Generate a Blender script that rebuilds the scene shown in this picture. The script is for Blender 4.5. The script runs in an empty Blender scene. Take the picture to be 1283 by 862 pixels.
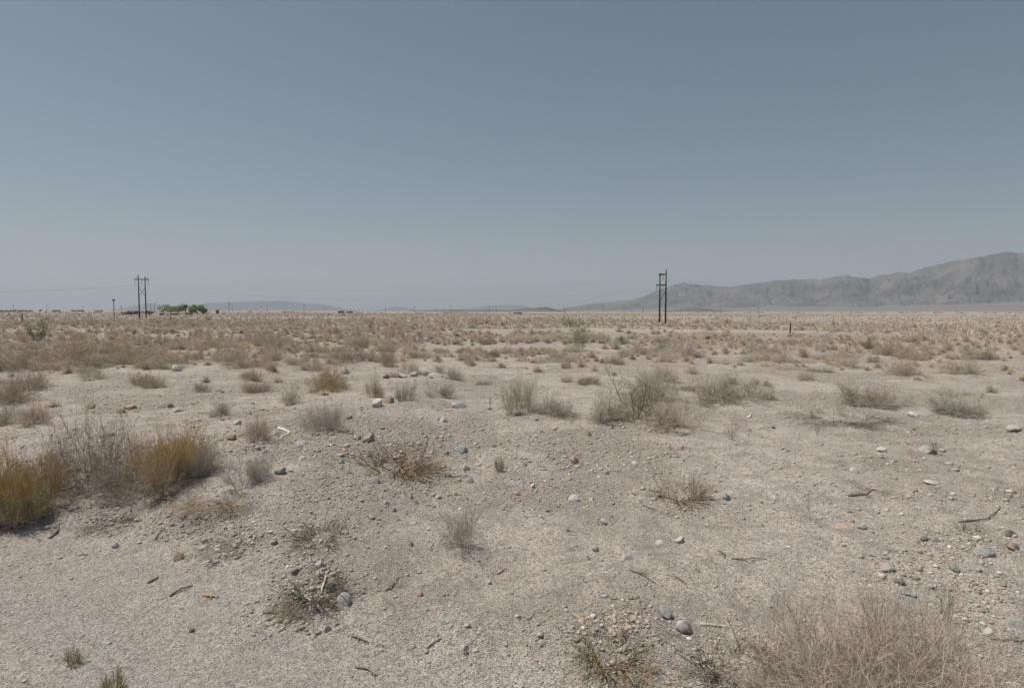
import bpy, math, random
import numpy as np
from mathutils import Vector, Matrix, Euler

S = bpy.context.scene
COL = S.collection
R = math.radians
rng = np.random.default_rng(7)
random.seed(7)

# ------------------------------------------------------------------ camera numbers
FPX, CX, CY = 764.0, 641.5, 431.0          # focal length and centre in the photo's pixels
CAMZ = 2.7
PITCH = math.atan(41.0 / FPX)
cp, sp = math.cos(PITCH), math.sin(PITCH)

def ray(px, py):
    x = (px - CX) / FPX; y = -(py - CY) / FPX
    d = np.array([x, cp + y * sp, -sp + y * cp])
    return d / np.linalg.norm(d)

# ------------------------------------------------------------------ noise
def _hash(ix, iy, seed):
    h = (ix.astype(np.int64) * 374761393 + iy.astype(np.int64) * 668265263 + seed * 1442695041) & 0xFFFFFFFF
    h = ((h ^ (h >> 13)) * 1274126177) & 0xFFFFFFFF
    h = ((h ^ (h >> 16)) * 2246822519) & 0xFFFFFFFF
    return ((h ^ (h >> 15)) & 0xFFFFFF) / float(0xFFFFFF)

def vn(x, y, seed=0):
    x = np.asarray(x, float); y = np.asarray(y, float)
    ix = np.floor(x); iy = np.floor(y); fx = x - ix; fy = y - iy
    fx = fx * fx * fx * (fx * (fx * 6 - 15) + 10); fy = fy * fy * fy * (fy * (fy * 6 - 15) + 10)
    a = _hash(ix, iy, seed); b = _hash(ix + 1, iy, seed); c = _hash(ix, iy + 1, seed); d = _hash(ix + 1, iy + 1, seed)
    return (a + (b - a) * fx) + ((c + (d - c) * fx) - (a + (b - a) * fx)) * fy

def fbm(x, y, seed=0, o=4, g=0.5):
    s = 0; a = 1; t = 0
    for k in range(o):
        s = s + a * vn(x * 2 ** k, y * 2 ** k, seed + k * 17); t += a; a *= g
    return s / t

def ss(a, b, x):
    t = np.clip((x - a) / (b - a), 0, 1); return t * t * (3 - 2 * t)

# ------------------------------------------------------------------ terrain
def flat(px, py):
    d = ray(px, py); t = -CAMZ / d[2]
    return np.array([d[0] * t, d[1] * t])

BERM = np.array([flat(*p) for p in ((-420, 600), (-100, 655), (60, 645), (210, 662), (330, 690), (400, 735), (520, 770), (760, 810), (960, 850), (1300, 960))])

def berm_dist(x, y):
    best = np.full(np.shape(x), 1e9); side = np.zeros(np.shape(x))
    for a, b in zip(BERM[:-1], BERM[1:]):
        ab = b - a; L = ab @ ab
        t = np.clip(((x - a[0]) * ab[0] + (y - a[1]) * ab[1]) / L, 0, 1)
        dx = x - a[0] - t * ab[0]; dy = y - a[1] - t * ab[1]
        d = np.hypot(dx, dy); sg = ab[0] * dy - ab[1] * dx
        m = d < best
        side = np.where(m, np.sign(sg), side); best = np.where(m, d, best)
    return best * side            # positive on the far (desert) side

MOUNDS = [(497, 582, .75, .13), (215, 603, .8, .14), (110, 606, .7, .12), (20, 640, .8, .12), (300, 612, .6, .07), (800, 522, 1.6, .12),
          (855, 622, .6, .05), (1060, 523, 1.2, .10), (670, 516, 1.0, .10), (1195, 515, 1.0, .10), (925, 502, 1.2, .10), (770, 800, .35, .05), (840, 535, 1.2, .08),
          (1080, 820, .8, .05), (1078, 502, 1.0, .10), (418, 485, .9, .1), (580, 680, .5, .03), (626, 590, .3, .05)]
MOUNDS = [(*flat(a, b), c, d) for a, b, c, d in MOUNDS]

def H(x, y):
    x = np.asarray(x, float); y = np.asarray(y, float)
    r = np.hypot(x, y)
    b = berm_dist(x, y) if True else 0
    road = ss(0.1, -0.9, b)
    h = 0.42 * (fbm(x / 38 + 3.1, y / 38 + 9.2, 1, 3) - .5) * ss(12, 60, r)
    h = h + 0.16 * (fbm(x / 7.0, y / 7.0 + 4, 5, 3) - .5) * ss(6, 16, r) * (1 - ss(300, 900, r))
    rough = (1 - 0.9 * road)
    h = h + road * .022 * (vn(b / .30, x / 5.0, 22) - .5) + road * .012 * (vn(b / .11, x / 2.0, 23) - .5)
    h = h + rough * (0.085 * (vn(x / 1.3, y / 1.3, 11) - .5) + 0.055 * (vn(x / .5 + 8, y / .5, 12) - .5)) * (1 - ss(60, 200, r))
    h = h + (0.4 + 0.6 * rough) * (0.026 * (vn(x / .19, y / .19, 13) - .5) + 0.014 * (vn(x / .075, y / .075, 14) - .5)) * (1 - ss(15, 40, r))
    # the grader's windrow between the graded shoulder and the desert
    h = h + (0.13 * np.exp(-(b / .45) ** 2) * (0.25 + 1.2 * fbm(x / .4, y / .4, 21, 5, .6))) * (1 - ss(12, 25, r))
    h = h + 0.10 * ss(-.2, 1.5, b) * (1 - ss(10, 30, r)) - 0.02
    h = h + 0.36 * ss(-.1, 1.15, b) * ss(-.6, -3.2, x) * (1 - ss(9, 22, r))
    for mx, my, mr, mh in MOUNDS:
        h = h + mh * np.exp(-((x - mx) ** 2 + (y - my) ** 2) / (mr * mr * .5)) * (0.6 + .8 * vn(x / .3, y / .3, 31))
    # wide fall and rise of the plain
    h = h - 1.0 * ss(60, 160, r) * ss(.05, .5, x / (r + 1e-6)) * (1 - ss(200, 900, r))
    h = h + 3.2 * ss(250, 900, r) * ss(-.1, -.6, x / (r + 1e-6)) * ss(-.75, .1, y / (r + 1e-6))
    h = h + 6 * (fbm(x / 900, y / 900, 41, 3) - .55) * ss(500, 2500, r)
    return h

def at(px, py):
    d = ray(px, py)
    t = 1.0
    prev = t
    for _ in range(4000):
        p = np.array([0, 0, CAMZ]) + d * t
        g = float(H(p[0], p[1]))
        if p[2] < g: break
        prev = t
        t += max(0.02, 0.6 * (p[2] - g) if p[2] - g > .3 else 0.004 * t)
        if t > 3000: break
    lo, hi = prev, t
    for _ in range(14):
        m = (lo + hi) / 2; p = np.array([0, 0, CAMZ]) + d * m
        if p[2] < float(H(p[0], p[1])): hi = m
        else: lo = m
    p = np.array([0, 0, CAMZ]) + d * hi
    return np.array([p[0], p[1], float(H(p[0], p[1]))]), hi

def polar(px, dist):
    """ground point at a distance along the photo column px"""
    d = ray(px, 391); k = dist / math.hypot(d[0], d[1])
    x, y = d[0] * k, d[1] * k
    return np.array([x, y, float(H(x, y))])

# ------------------------------------------------------------------ mesh helpers
def new_mesh(name, V, F, mats, tint=None, smooth=False, mat_idx=None):
    """V (n,3); F list of (m,k) index arrays"""
    V = np.asarray(V, np.float32)
    me = bpy.data.meshes.new(name)
    Fs = [np.asarray(f, np.int32) for f in F if len(f)]
    nl = sum(f.size for f in Fs); nf = sum(len(f) for f in Fs)
    me.vertices.add(len(V)); me.vertices.foreach_set('co', V.ravel())
    me.loops.add(nl); me.loops.foreach_set('vertex_index', np.concatenate([f.ravel() for f in Fs]))
    me.polygons.add(nf)
    tot = np.concatenate([np.full(len(f), f.shape[1], np.int32) for f in Fs])
    st = np.concatenate([[0], np.cumsum(tot)[:-1]]).astype(np.int32)
    me.polygons.foreach_set('loop_start', st); me.polygons.foreach_set('loop_total', tot)
    me.update(calc_edges=True)
    if smooth: me.polygons.foreach_set('use_smooth', np.ones(nf, bool))
    for m in (mats if isinstance(mats, (list, tuple)) else [mats]): me.materials.append(m)
    if mat_idx is not None: me.polygons.foreach_set('material_index', np.asarray(mat_idx, np.int32))
    if tint is not None:
        a = me.attributes.new('tint', 'FLOAT_COLOR', 'POINT')
        c = np.ones((len(V), 4), np.float32); c[:, :3] = tint
        a.data.foreach_set('color', c.ravel())
    return me

def link(name, me, parent=None, loc=None, kind=None):
    o = bpy.data.objects.new(name, me); COL.objects.link(o)
    if parent: o.parent = parent
    if loc is not None: o.location = loc
    if kind: o['kind'] = kind
    return o

def tag(o, label, cat, group=None):
    o['label'] = label; o['category'] = cat
    if group: o['group'] = group
    return o

class MB:
    def __init__(self): self.v = []; self.f3 = []; self.f4 = []; self.t = []; self.n = 0
    def add(self, V, f4=None, f3=None, t=(1, 1, 1)):
        V = np.asarray(V, float).reshape(-1, 3)
        if f4 is not None: self.f4.append(np.asarray(f4).reshape(-1, 4) + self.n)
        if f3 is not None: self.f3.append(np.asarray(f3).reshape(-1, 3) + self.n)
        self.v.append(V); self.t.append(np.broadcast_to(np.asarray(t, float), (len(V), 3))); self.n += len(V)
    def mesh(self, name, mat, smooth=False):
        F = []
        if self.f4: F.append(np.concatenate(self.f4))
        if self.f3: F.append(np.concatenate(self.f3))
        return new_mesh(name, np.concatenate(self.v), F, mat, np.concatenate(self.t), smooth)
    def box(self, c, s, rz=0, t=(1, 1, 1)):
        X = np.array([[x, y, z] for z in (-.5, .5) for y in (-.5, .5) for x in (-.5, .5)]) * np.array(s)
        ca, sa = math.cos(rz), math.sin(rz)
        X = np.stack([X[:, 0] * ca - X[:, 1] * sa, X[:, 0] * sa + X[:, 1] * ca, X[:, 2]], 1) + np.array(c)
        self.add(X, f4=[[0, 2, 3, 1], [4, 5, 7, 6], [0, 1, 5, 4], [2, 6, 7, 3], [0, 4, 6, 2], [1, 3, 7, 5]], t=t)
    def tube(self, P, rad, n=6, t=(1, 1, 1)):
        P = np.asarray(P, float); K = len(P); rad = np.broadcast_to(np.asarray(rad, float), (K,))
        rings = []
        for k in range(K):
            d = P[min(k + 1, K - 1)] - P[max(k - 1, 0)]; d /= np.linalg.norm(d) + 1e-9
            u = np.cross(d, [0.31, .22, .92]); 
            if np.linalg.norm(u) < .1: u = np.cross(d, [1, 0, 0])
            u /= np.linalg.norm(u); w = np.cross(d, u)
            a = np.arange(n) * 2 * math.pi / n
            rings.append(P[k] + rad[k] * (np.cos(a)[:, None] * u + np.sin(a)[:, None] * w))
        V = np.concatenate(rings); f = []
        for k in range(K - 1):
            for i in range(n):
                j = (i + 1) % n; f.append([k * n + i, k * n + j, (k + 1) * n + j, (k + 1) * n + i])
        V = np.concatenate([V, P[:1], P[-1:]]); a0 = K * n
        f3 = [[(i + 1) % n, i, a0] for i in range(n)] + [[(K - 1) * n + i, (K - 1) * n + (i + 1) % n, a0 + 1] for i in range(n)]
        self.add(V, f4=f, f3=f3, t=t)

def ribbons(mb, P, W, g, tint):
    """P (N,K,3) polylines, W (N,K) widths, tint (N,3) or (N,K,3)"""
    N, K, _ = P.shape
    d = P[:, -1] - P[:, 0]
    s = np.cross(d, g.normal(size=(N, 3))); s /= np.linalg.norm(s, axis=1, keepdims=True) + 1e-9
    A = P - s[:, None, :] * W[..., None] / 2; B = P + s[:, None, :] * W[..., None] / 2
    V = np.stack([A, B], 2).reshape(-1, 3)                       # N,K,2
    base = (np.arange(N) * K * 2)[:, None]; k = np.arange(K - 1)[None] * 2
    q = np.stack([base + k, base + k + 1, base + k + 3, base + k + 2], -1).reshape(-1, 4)
    t = np.asarray(tint, float)
    if t.ndim == 2: t = np.repeat(t[:, None], K, 1)
    T = np.repeat(t[:, :, None], 2, 2).reshape(-1, 3)
    mb.add(V, f4=q, t=T)

def rod(mb, P, W, g, tint):
    """three-sided stems, vectorised like ribbons"""
    N, K, _ = P.shape
    d = P[:, -1] - P[:, 0]; d = d / (np.linalg.norm(d, axis=1, keepdims=True) + 1e-9)
    s = np.cross(d, g.normal(size=(N, 3))); s /= np.linalg.norm(s, axis=1, keepdims=True) + 1e-9
    w = np.cross(d, s)
    V = np.stack([P + W[..., None] * .5 * (math.cos(a) * s[:, None] + math.sin(a) * w[:, None]) for a in (0, 2.094, 4.189)], 2).reshape(-1, 3)
    base = (np.arange(N) * K * 3)[:, None, None]; k = (np.arange(K - 1) * 3)[None, :, None]; i = np.arange(3)[None, None]; j = (i + 1) % 3
    q = np.stack([base + k + i, base + k + j, base + k + 3 + j, base + k + 3 + i], -1).reshape(-1, 4)
    T = np.repeat(np.asarray(tint, float)[:, None], K * 3, 1).reshape(-1, 3)
    mb.add(V, f4=q, t=T)

# ------------------------------------------------------------------ materials
def mat(name):
    m = bpy.data.materials.new(name); m.use_nodes = True
    nt = m.node_tree; b = nt.nodes['Principled BSDF']
    b.inputs['Roughness'].default_value = .9
    b.inputs['Specular IOR Level'].default_value = .15
    return m, nt, b

def N(nt, t, **k):
    n = nt.nodes.new(t)
    for a, v in k.items():
        if a in n.inputs: n.inputs[a].default_value = v
        else: setattr(n, a, v)
    return n

def L(nt, a, ao, b, bi): nt.links.new(a.outputs[ao], b.inputs[bi])

def ramp(nt, src, so, stops):
    r = nt.nodes.new('ShaderNodeValToRGB')
    e = r.color_ramp.elements
    while len(e) < len(stops): e.new(.5)
    for k, (p, c) in enumerate(stops):
        e[k].position = p; e[k].color = (*c, 1) if len(c) == 3 else c
    L(nt, src, so, r, 'Fac'); return r

def mixc(nt, a, b, fac, mode='MIX'):
    m = nt.nodes.new('ShaderNodeMix'); m.data_type = 'RGBA'; m.blend_type = mode
    for idx, v in ((6, a), (7, b)):
        if isinstance(v, tuple) and len(v) == 2 and hasattr(v[0], 'outputs'): nt.links.new(v[0].outputs[v[1]], m.inputs[idx])
        else: m.inputs[idx].default_value = (*v, 1)
    if isinstance(fac, tuple): nt.links.new(fac[0].outputs[fac[1]], m.inputs[0])
    else: m.inputs[0].default_value = fac
    return (m, 2)

def lk(nt, s, n, i): nt.links.new(s[0].outputs[s[1]], n.inputs[i])

def tinted(name, rough=.9, spec=.15):
    """colour = the mesh's tint x the object's own colour, with a fine mottling"""
    m, nt, b = mat(name)
    a = N(nt, 'ShaderNodeAttribute', attribute_name='tint'); o = N(nt, 'ShaderNodeObjectInfo')
    tc = N(nt, 'ShaderNodeTexCoord')
    n = N(nt, 'ShaderNodeTexNoise', Scale=9.0, Detail=3.0); L(nt, tc, 'Object', n, 'Vector')
    r = ramp(nt, n, 'Fac', [(.3, (.90, .90, .90)), (.7, (1.24, 1.23, 1.21))])
    c = mixc(nt, (a, 'Color'), (o, 'Color'), 1.0, 'MULTIPLY')
    c = mixc(nt, c, (r, 'Color'), 1.0, 'MULTIPLY')
    lk(nt, c, b, 'Base Color'); b.inputs['Roughness'].default_value = rough; b.inputs['Specular IOR Level'].default_value = spec
    return m

M_TWIG = tinted('dry_twig'); M_LEAF = tinted('leaf', .7, .25); M_WOOD = tinted('weathered_wood'); M_PEB = tinted('gravel_stone', .85, .2)
M_PLAIN = tinted('painted_surface', .7)

def stone_mat():
    m, nt, b = mat('desert_stone')
    o = N(nt, 'ShaderNodeObjectInfo'); tc = N(nt, 'ShaderNodeTexCoord')
    n1 = N(nt, 'ShaderNodeTexNoise', Scale=3.0, Detail=6.0, Roughness=.65); L(nt, tc, 'Object', n1, 'Vector')
    n2 = N(nt, 'ShaderNodeTexNoise', Scale=22.0, Detail=3.0); L(nt, tc, 'Object', n2, 'Vector')
    v = N(nt, 'ShaderNodeTexVoronoi', Scale=30.0); L(nt, tc, 'Object', v, 'Vector')
    r1 = ramp(nt, n1, 'Fac', [(.3, (.62, .6, .58)), (.55, (1, 1, 1)), (.75, (1.18, 1.14, 1.06))])
    r2 = ramp(nt, n2, 'Fac', [(.35, (.75, .75, .76)), (.65, (1.12, 1.12, 1.1))])
    r3 = ramp(nt, v, 'Distance', [(.1, (.7, .7, .72)), (.3, (1, 1, 1))])
    c = mixc(nt, (o, 'Color'), (r1, 'Color'), 1.0, 'MULTIPLY'); c = mixc(nt, c, (r2, 'Color'), 1.0, 'MULTIPLY'); c = mixc(nt, c, (r3, 'Color'), .6, 'MULTIPLY')
    lk(nt, c, b, 'Base Color')
    bp = N(nt, 'ShaderNodeBump', Strength=.5, Distance=.02); L(nt, n2, 'Fac', bp, 'Height'); L(nt, bp, 'Normal', b, 'Normal')
    b.inputs['Roughness'].default_value = .85
    return m
M_STONE = stone_mat()

def ground_mat():
    m, nt, b = mat('gravelly_sand')
    tc = N(nt, 'ShaderNodeTexCoord')
    def noise(s, d=4, r=.55):
        n = N(nt, 'ShaderNodeTexNoise', Scale=s, Detail=float(d), Roughness=r); L(nt, tc, 'Object', n, 'Vector'); return n
    road = N(nt, 'ShaderNodeAttribute', attribute_name='road'); cover = N(nt, 'ShaderNodeAttribute', attribute_name='cover'); bare = N(nt, 'ShaderNodeAttribute', attribute_name='bare')
    a = noise(.35, 5); c = noise(2.2, 6, .6); e = noise(14, 5, .7); f = noise(75, 3, .7)
    sand = ramp(nt, a, 'Fac', [(.3, (.428, .374, .32)), (.5, (.505, .444, .385)), (.72, (.57, .508, .448))])
    blot = ramp(nt, c, 'Fac', [(.28, (.62, .605, .59)), (.48, (.97, .965, .96)), (.72, (1.18, 1.17, 1.16))])
    col = mixc(nt, (sand, 'Color'), (blot, 'Color'), 1.0, 'MULTIPLY')
    col = mixc(nt, col, (.425, .394, .345), (road, 'Fac'))
    grit = N(nt, 'ShaderNodeAttribute', attribute_name='grit')
    col = mixc(nt, col, (.36, .313, .262), (grit, 'Fac'))
    # far dry vegetation, bare sand patches
    col = mixc(nt, col, (.25, .217, .178), (cover, 'Fac'))
    col = mixc(nt, col, (.45, .396, .338), (bare, 'Fac'))
    g1 = ramp(nt, e, 'Fac', [(.32, (.64, .63, .62)), (.5, (1, 1, 1)), (.68, (1.18, 1.17, 1.16))])
    col = mixc(nt, col, (g1, 'Color'), .8, 'MULTIPLY')
    g2 = ramp(nt, f, 'Fac', [(.36, (.5, .48, .46)), (.5, (1, 1, 1)), (.66, (1.4, 1.39, 1.38))])
    col = mixc(nt, col, (g2, 'Color'), .75, 'MULTIPLY')
    # small stones bedded in the sand
    hs = []
    for sc, keep in ((48, .66), (110, .5)):
        wv = N(nt, 'ShaderNodeTexVoronoi', Scale=float(sc), Randomness=1.0); L(nt, tc, 'Object', wv, 'Vector')
        cv = ramp(nt, wv, 'Color', [(0, (.45, .42, .40)), (.3, (.8, .76, .72)), (.6, (1.05, 1.02, .98)), (1, (1.5, 1.5, 1.5))])
        sep = N(nt, 'ShaderNodeSeparateColor'); L(nt, wv, 'Color', sep, 'Color')
        gate = N(nt, 'ShaderNodeMath', operation='GREATER_THAN'); L(nt, sep, 'Green', gate, 0); gate.inputs[1].default_value = keep
        din = N(nt, 'ShaderNodeMapRange'); L(nt, wv, 'Distance', din, 'Value'); din.inputs['From Min'].default_value = .32; din.inputs['From Max'].default_value = .5; din.inputs['To Min'].default_value = 1; din.inputs['To Max'].default_value = 0
        msk = N(nt, 'ShaderNodeMath', operation='MULTIPLY'); L(nt, gate, 0, msk, 0); L(nt, din, 0, msk, 1)
        stone = mixc(nt, (.33, .31, .285), (cv, 'Color'), 1.0, 'MULTIPLY')
        col = mixc(nt, col, stone, (msk, 0))
        hs.append(msk)
    lk(nt, col, b, 'Base Color')
    ad = N(nt, 'ShaderNodeMath', operation='MULTIPLY_ADD'); L(nt, hs[0], 0, ad, 0); ad.inputs[1].default_value = 1.0; L(nt, f, 'Fac', ad, 2)
    ad2 = N(nt, 'ShaderNodeMath', operation='MULTIPLY_ADD'); L(nt, hs[1], 0, ad2, 0); ad2.inputs[1].default_value = .5; L(nt, ad, 0, ad2, 2)
    ad3 = N(nt, 'ShaderNodeMath', operation='MULTIPLY_ADD'); L(nt, e, 'Fac', ad3, 0); ad3.inputs[1].default_value = 1.6; L(nt, ad2, 0, ad3, 2)
    bp = N(nt, 'ShaderNodeBump', Strength=1.0, Distance=.018); L(nt, ad3, 0, bp, 'Height'); L(nt, bp, 'Normal', b, 'Normal')
    b.inputs['Roughness'].default_value = .95; b.inputs['Specular IOR Level'].default_value = .05
    return m
M_GROUND = ground_mat()

def rock_mat(name, c1, c2, c3, sc):
    m, nt, b = mat(name)
    tc = N(nt, 'ShaderNodeTexCoord')
    n = N(nt, 'ShaderNodeTexNoise', Scale=sc, Detail=8.0, Roughness=.62); L(nt, tc, 'Object', n, 'Vector')
    r = ramp(nt, n, 'Fac', [(.34, c1), (.5, c2), (.66, c3)])
    fan = N(nt, 'ShaderNodeAttribute', attribute_name='fan')
    c = mixc(nt, (r, 'Color'), (.20, .175, .152), (fan, 'Fac'))
    lk(nt, c, b, 'Base Color'); b.inputs['Roughness'].default_value = 1; b.inputs['Specular IOR Level'].default_value = 0
    return m
M_MTN = rock_mat('bare_mountain_rock', (.064, .054, .052), (.118, .101, .093), (.185, .158, .14), .0030)
M_HILL = rock_mat('far_hill_rock', (.075, .07, .07), (.10, .092, .088), (.13, .118, .108), .002)

# ------------------------------------------------------------------ ground sheet
def build_ground():
    dense = np.radians(np.arange(-62, 62.01, .1))
    rest = np.radians(np.arange(64, 297, 3.0))
    az = np.concatenate([dense, rest])
    r1 = 1.2 * 1.006 ** np.arange(0, 660); r1 = r1[r1 < 60]
    r2 = 60 * 1.018 ** np.arange(0, 400); r2 = r2[r2 < 23000]
    r = np.concatenate([[.4], r1, r2, [23000]])
    A, Rr = np.meshgrid(az, r)
    X = np.sin(A) * Rr; Y = np.cos(A) * Rr
    Z = H(X, Y)
    n = len(az); k = len(r)
    V = np.stack([X, Y, Z], -1).reshape(-1, 3)
    V = np.concatenate([V, [[0, 0, float(H(0, 0))]]])
    i = np.arange(n); j = (i + 1) % n
    f = []
    rows = np.arange(k - 1)[:, None] * n
    q = np.stack([rows + j, rows + i, rows + n + i, rows + n + j], -1).reshape(-1, 4)
    t = np.stack([i, j, np.full(n, len(V) - 1)], -1)
    me = new_mesh('ground', V, [q, t], M_GROUND, smooth=True)
    x, y = V[:, 0], V[:, 1]; rr = np.hypot(x, y)
    b = berm_dist(x, y)
    road = ss(1.3, -1.4, b + 1.6 * (fbm(x / 1.1, y / 1.1, 51, 4) - .5)) * (.55 + .45 * ss(.3, .7, vn(b / .28, b * 0 + 2, 53)))
    cov = ss(18, 110, rr) * np.clip(.6 + .35 * ss(.36, .6, fbm(x / 30, y / 12, 61, 4)) + .35 * ss(150, 400, rr), 0, 1)
    bare = bare_mask(x, y)
    grit = .62 * ss(.44, .64, fbm(x / 2.1, y / 2.1, 91, 4)) * ss(-.5, .6, b) * (1 - ss(40, 90, rr))
    grit = np.maximum(grit, .75 * np.exp(-((b - .35) / .55) ** 2) * ss(.3, .62, fbm(x / .7, y / .7, 92, 4)) * (1 - ss(14, 24, rr)))
    for nm, d in (('grit', grit), ('road', road), ('cover', cov * (1 - bare * .7)), ('bare', bare * (1 - .6 * ss(200, 400, rr)))):
        a = me.attributes.new(nm, 'FLOAT', 'POINT'); a.data.foreach_set('value', d.astype(np.float32))
    link('ground', me, kind='structure')

def bare_mask(x, y):
    """bare pale strips: old vehicle tracks across the flat and sandy openings in the scrub"""
    r = np.hypot(x, y)
    w = 3.0 * (fbm(x / 25, y / 25, 71, 3) - .5)
    d1 = np.abs(y - 91 - .02 * x - 2 * w); m1 = ss(6.5, 3.0, d1) * ss(5, 14, x) * ss(60, 40, x) * (.5 + .5 * ss(.35, .55, fbm(x / 9, y / 9, 72, 2)))
    d2 = np.abs(y - 178 - .05 * x - 3 * w); m2 = ss(10, 4, d2) * ss(-42, -30, x) * ss(5, -6, x)
    d3 = np.abs(y - 250 + .1 * x - 4 * w); m3 = ss(14, 5, d3) * ss(-130, -100, x) * ss(-50, -75, x)
    m4 = ss(.62, .72, fbm(x / 60 + 5, y / 18, 73, 3)) * ss(60, 140, r) * .6
    d5 = np.abs(y - 330 - 5 * w); m5 = ss(20, 8, d5) * ss(20, 60, x) * .7
    m6 = ss(.60, .70, fbm(x / 400, y / 130, 74, 3)) * ss(300, 500, r) * .5
    return np.clip(np.maximum.reduce([m1, m2, m3, m4, m5, m6]), 0, 1)

build_ground()

# ------------------------------------------------------------------ mountain ranges
def ridge(name, pts, r0, rc, r1, mt, seed, gully=.40, az_step=.05, nr=110, foot=.17, fan=.36, rough=.004):
    px = np.array([p[0] for p in pts], float)
    az = []; el = []
    for x, y in pts:
        d = ray(x, y); hl = math.hypot(d[0], d[1])
        az.append(math.atan2(d[0], d[1])); el.append(d[2] / hl)
    A = np.arange(az[0], az[-1], R(az_step)); E = np.interp(A, az, el)
    crestd = rc * (1 + .10 * (fbm(A * 14, A * 0 + 3, seed, 3) - .5))
    Hc = np.maximum(E * crestd + CAMZ, 0)
    Hc = Hc * (1 + 0.035 * (fbm(A * 160, A * 0 + 1, seed + 3, 4) - .5)) + rough * rc * .05 * (fbm(A * 420, A * 0 + 7, seed + 5, 3) - .5) * (Hc > 20)
    s = np.linspace(0, 1.6, nr)
    SS, AA = np.meshgrid(s, A, indexing='ij')
    rr = np.where(SS < 1, r0 + (crestd[None] - r0) * SS, crestd[None] + (r1 - crestd[None]) * (SS - 1) / .6)
    up = np.where(SS < fan, foot * SS / fan, foot + (1 - foot) * np.clip((SS - fan) / (1 - fan), 0, 1) ** 1.35)
    dn = np.clip(1 - (SS - 1) / .6, 0, 1) ** 1.2
    prof = np.where(SS < 1, up, dn)
    u = AA * rc; v = rr
    wz = fbm(u / 1500, v / 1500, seed + 9, 3)
    g = np.abs(2 * fbm(u / (rc * .06) + 1.6 * wz, v / (rc * .12), seed + 11, 5, .55) - 1)      # 0 on gully lines
    g2 = np.abs(2 * fbm(u / (rc * .020) + .8 * wz, v / (rc * .024) + wz, seed + 13, 4, .6) - 1)
    win = np.clip(np.sin(np.clip((SS - .12) / .88, 0, 1) * math.pi), 0, 1) ** .7
    Z = Hc[None] * prof * (1 - gully * win * (1 - np.clip(g * 2.0, 0, 1)) - gully * .5 * win * (1 - np.clip(g2 * 2.2, 0, 1)))
    Z = Z - 3 * (1 - ss(0, .05, SS)) - 8 * ss(1.5, 1.6, SS)
    edge = np.minimum(np.arange(len(A)), np.arange(len(A))[::-1]) / 4.0
    Z = Z * np.clip(edge, 0, 1)[None] - 4 * (1 - np.clip(edge, 0, 1))[None]
    V = np.stack([np.sin(AA) * rr, np.cos(AA) * rr, Z], -1).reshape(-1, 3)
    n = len(A); k = len(s)
    i = np.arange(n - 1)[None]; row = (np.arange(k - 1) * n)[:, None]
    q = np.stack([row + i + 1, row + i, row + n + i, row + n + i + 1], -1).reshape(-1, 4)
    me = new_mesh(name, V, [q], mt, smooth=True)
    fa = np.clip(1 - ss(fan * .6, fan * 1.25, SS + .25 * (fbm(u / (rc * .03), v / (rc * .1), seed + 20, 3) - .5)), 0, 1) * .85
    a = me.attributes.new('fan', 'FLOAT', 'POINT'); a.data.foreach_set('value', fa.astype(np.float32).ravel())
    return link(name, me, kind='structure')

ridge('mountain', [(690, 390), (705, 386.5), (720, 384), (745, 380), (765, 378), (775, 376.5), (782, 377), (790, 375.5), (800, 373.5), (815, 367.5), (830, 361.5), (845, 356.5), (857, 354), (866, 355.2), (880, 357), (898, 358), (914, 359.5), (930, 357), (950, 354), (975, 351), (1000, 350), (1030, 349), (1050, 346), (1062, 344.5), (1075, 347), (1090, 348), (1110, 344), (1128, 340.5), (1140, 341.5), (1160, 334), (1185, 329), (1205, 325), (1230, 321), (1250, 316.5), (1262, 315), (1283, 316), (1340, 312), (1420, 318), (1600, 335), (1900, 360), (2200, 388)],
      5200, 7800, 11500, M_MTN, 101, nr=150)
ridge('hill', [(828, 390), (845, 388.6), (858, 386.2), (870, 384.8), (880, 386), (892, 387.4), (905, 388.6), (920, 390)], 3300, 3700, 4200, M_MTN, 131, az_step=.04, nr=50, foot=.05, fan=.1)
ridge('hill', [(60, 391), (135, 389), (165, 383.5), (185, 379.5), (205, 382), (225, 383.5), (245, 381.5), (262, 379.2), (290, 378.5), (312, 377.2), (338, 377), (348, 376), (368, 378), (385, 380), (402, 380.5), (415, 383), (428, 386.5), (450, 388.5), (470, 391)], 11000, 13200, 16500, M_HILL, 151, nr=80)
ridge('hill', [(440, 391), (475, 388.5), (487, 386), (497, 383.6), (510, 385.8), (527, 388.2), (560, 388.6), (577, 388), (592, 386), (606, 383.6), (632, 381.8), (652, 382), (668, 385), (690, 386.5), (712, 388), (740, 391)], 11500, 13800, 17000, M_HILL, 161, nr=80)
ridge('hill', [(500, 391), (530, 389), (545, 388), (565, 387.7), (590, 388.6), (610, 388.2), (640, 388.4), (650, 387.5), (658, 385.8), (668, 386.4), (682, 384.2), (690, 386), (700, 388.2), (715, 391)], 3000, 3500, 4200, M_MTN, 171, az_step=.04, nr=50, foot=.05, fan=.1)

# ------------------------------------------------------------------ shrub shapes (unit: half-width 1, height 1)
def poly(Sx, D, Ln, C, K):
    t = np.linspace(0, 1, K)[None, :, None]
    return Sx[:, None] + D[:, None] * Ln[:, None, None] * t + C[:, None] * Ln[:, None, None] * t * t

def unit(v): return v / (np.linalg.norm(v, axis=-1, keepdims=True) + 1e-9)

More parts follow.
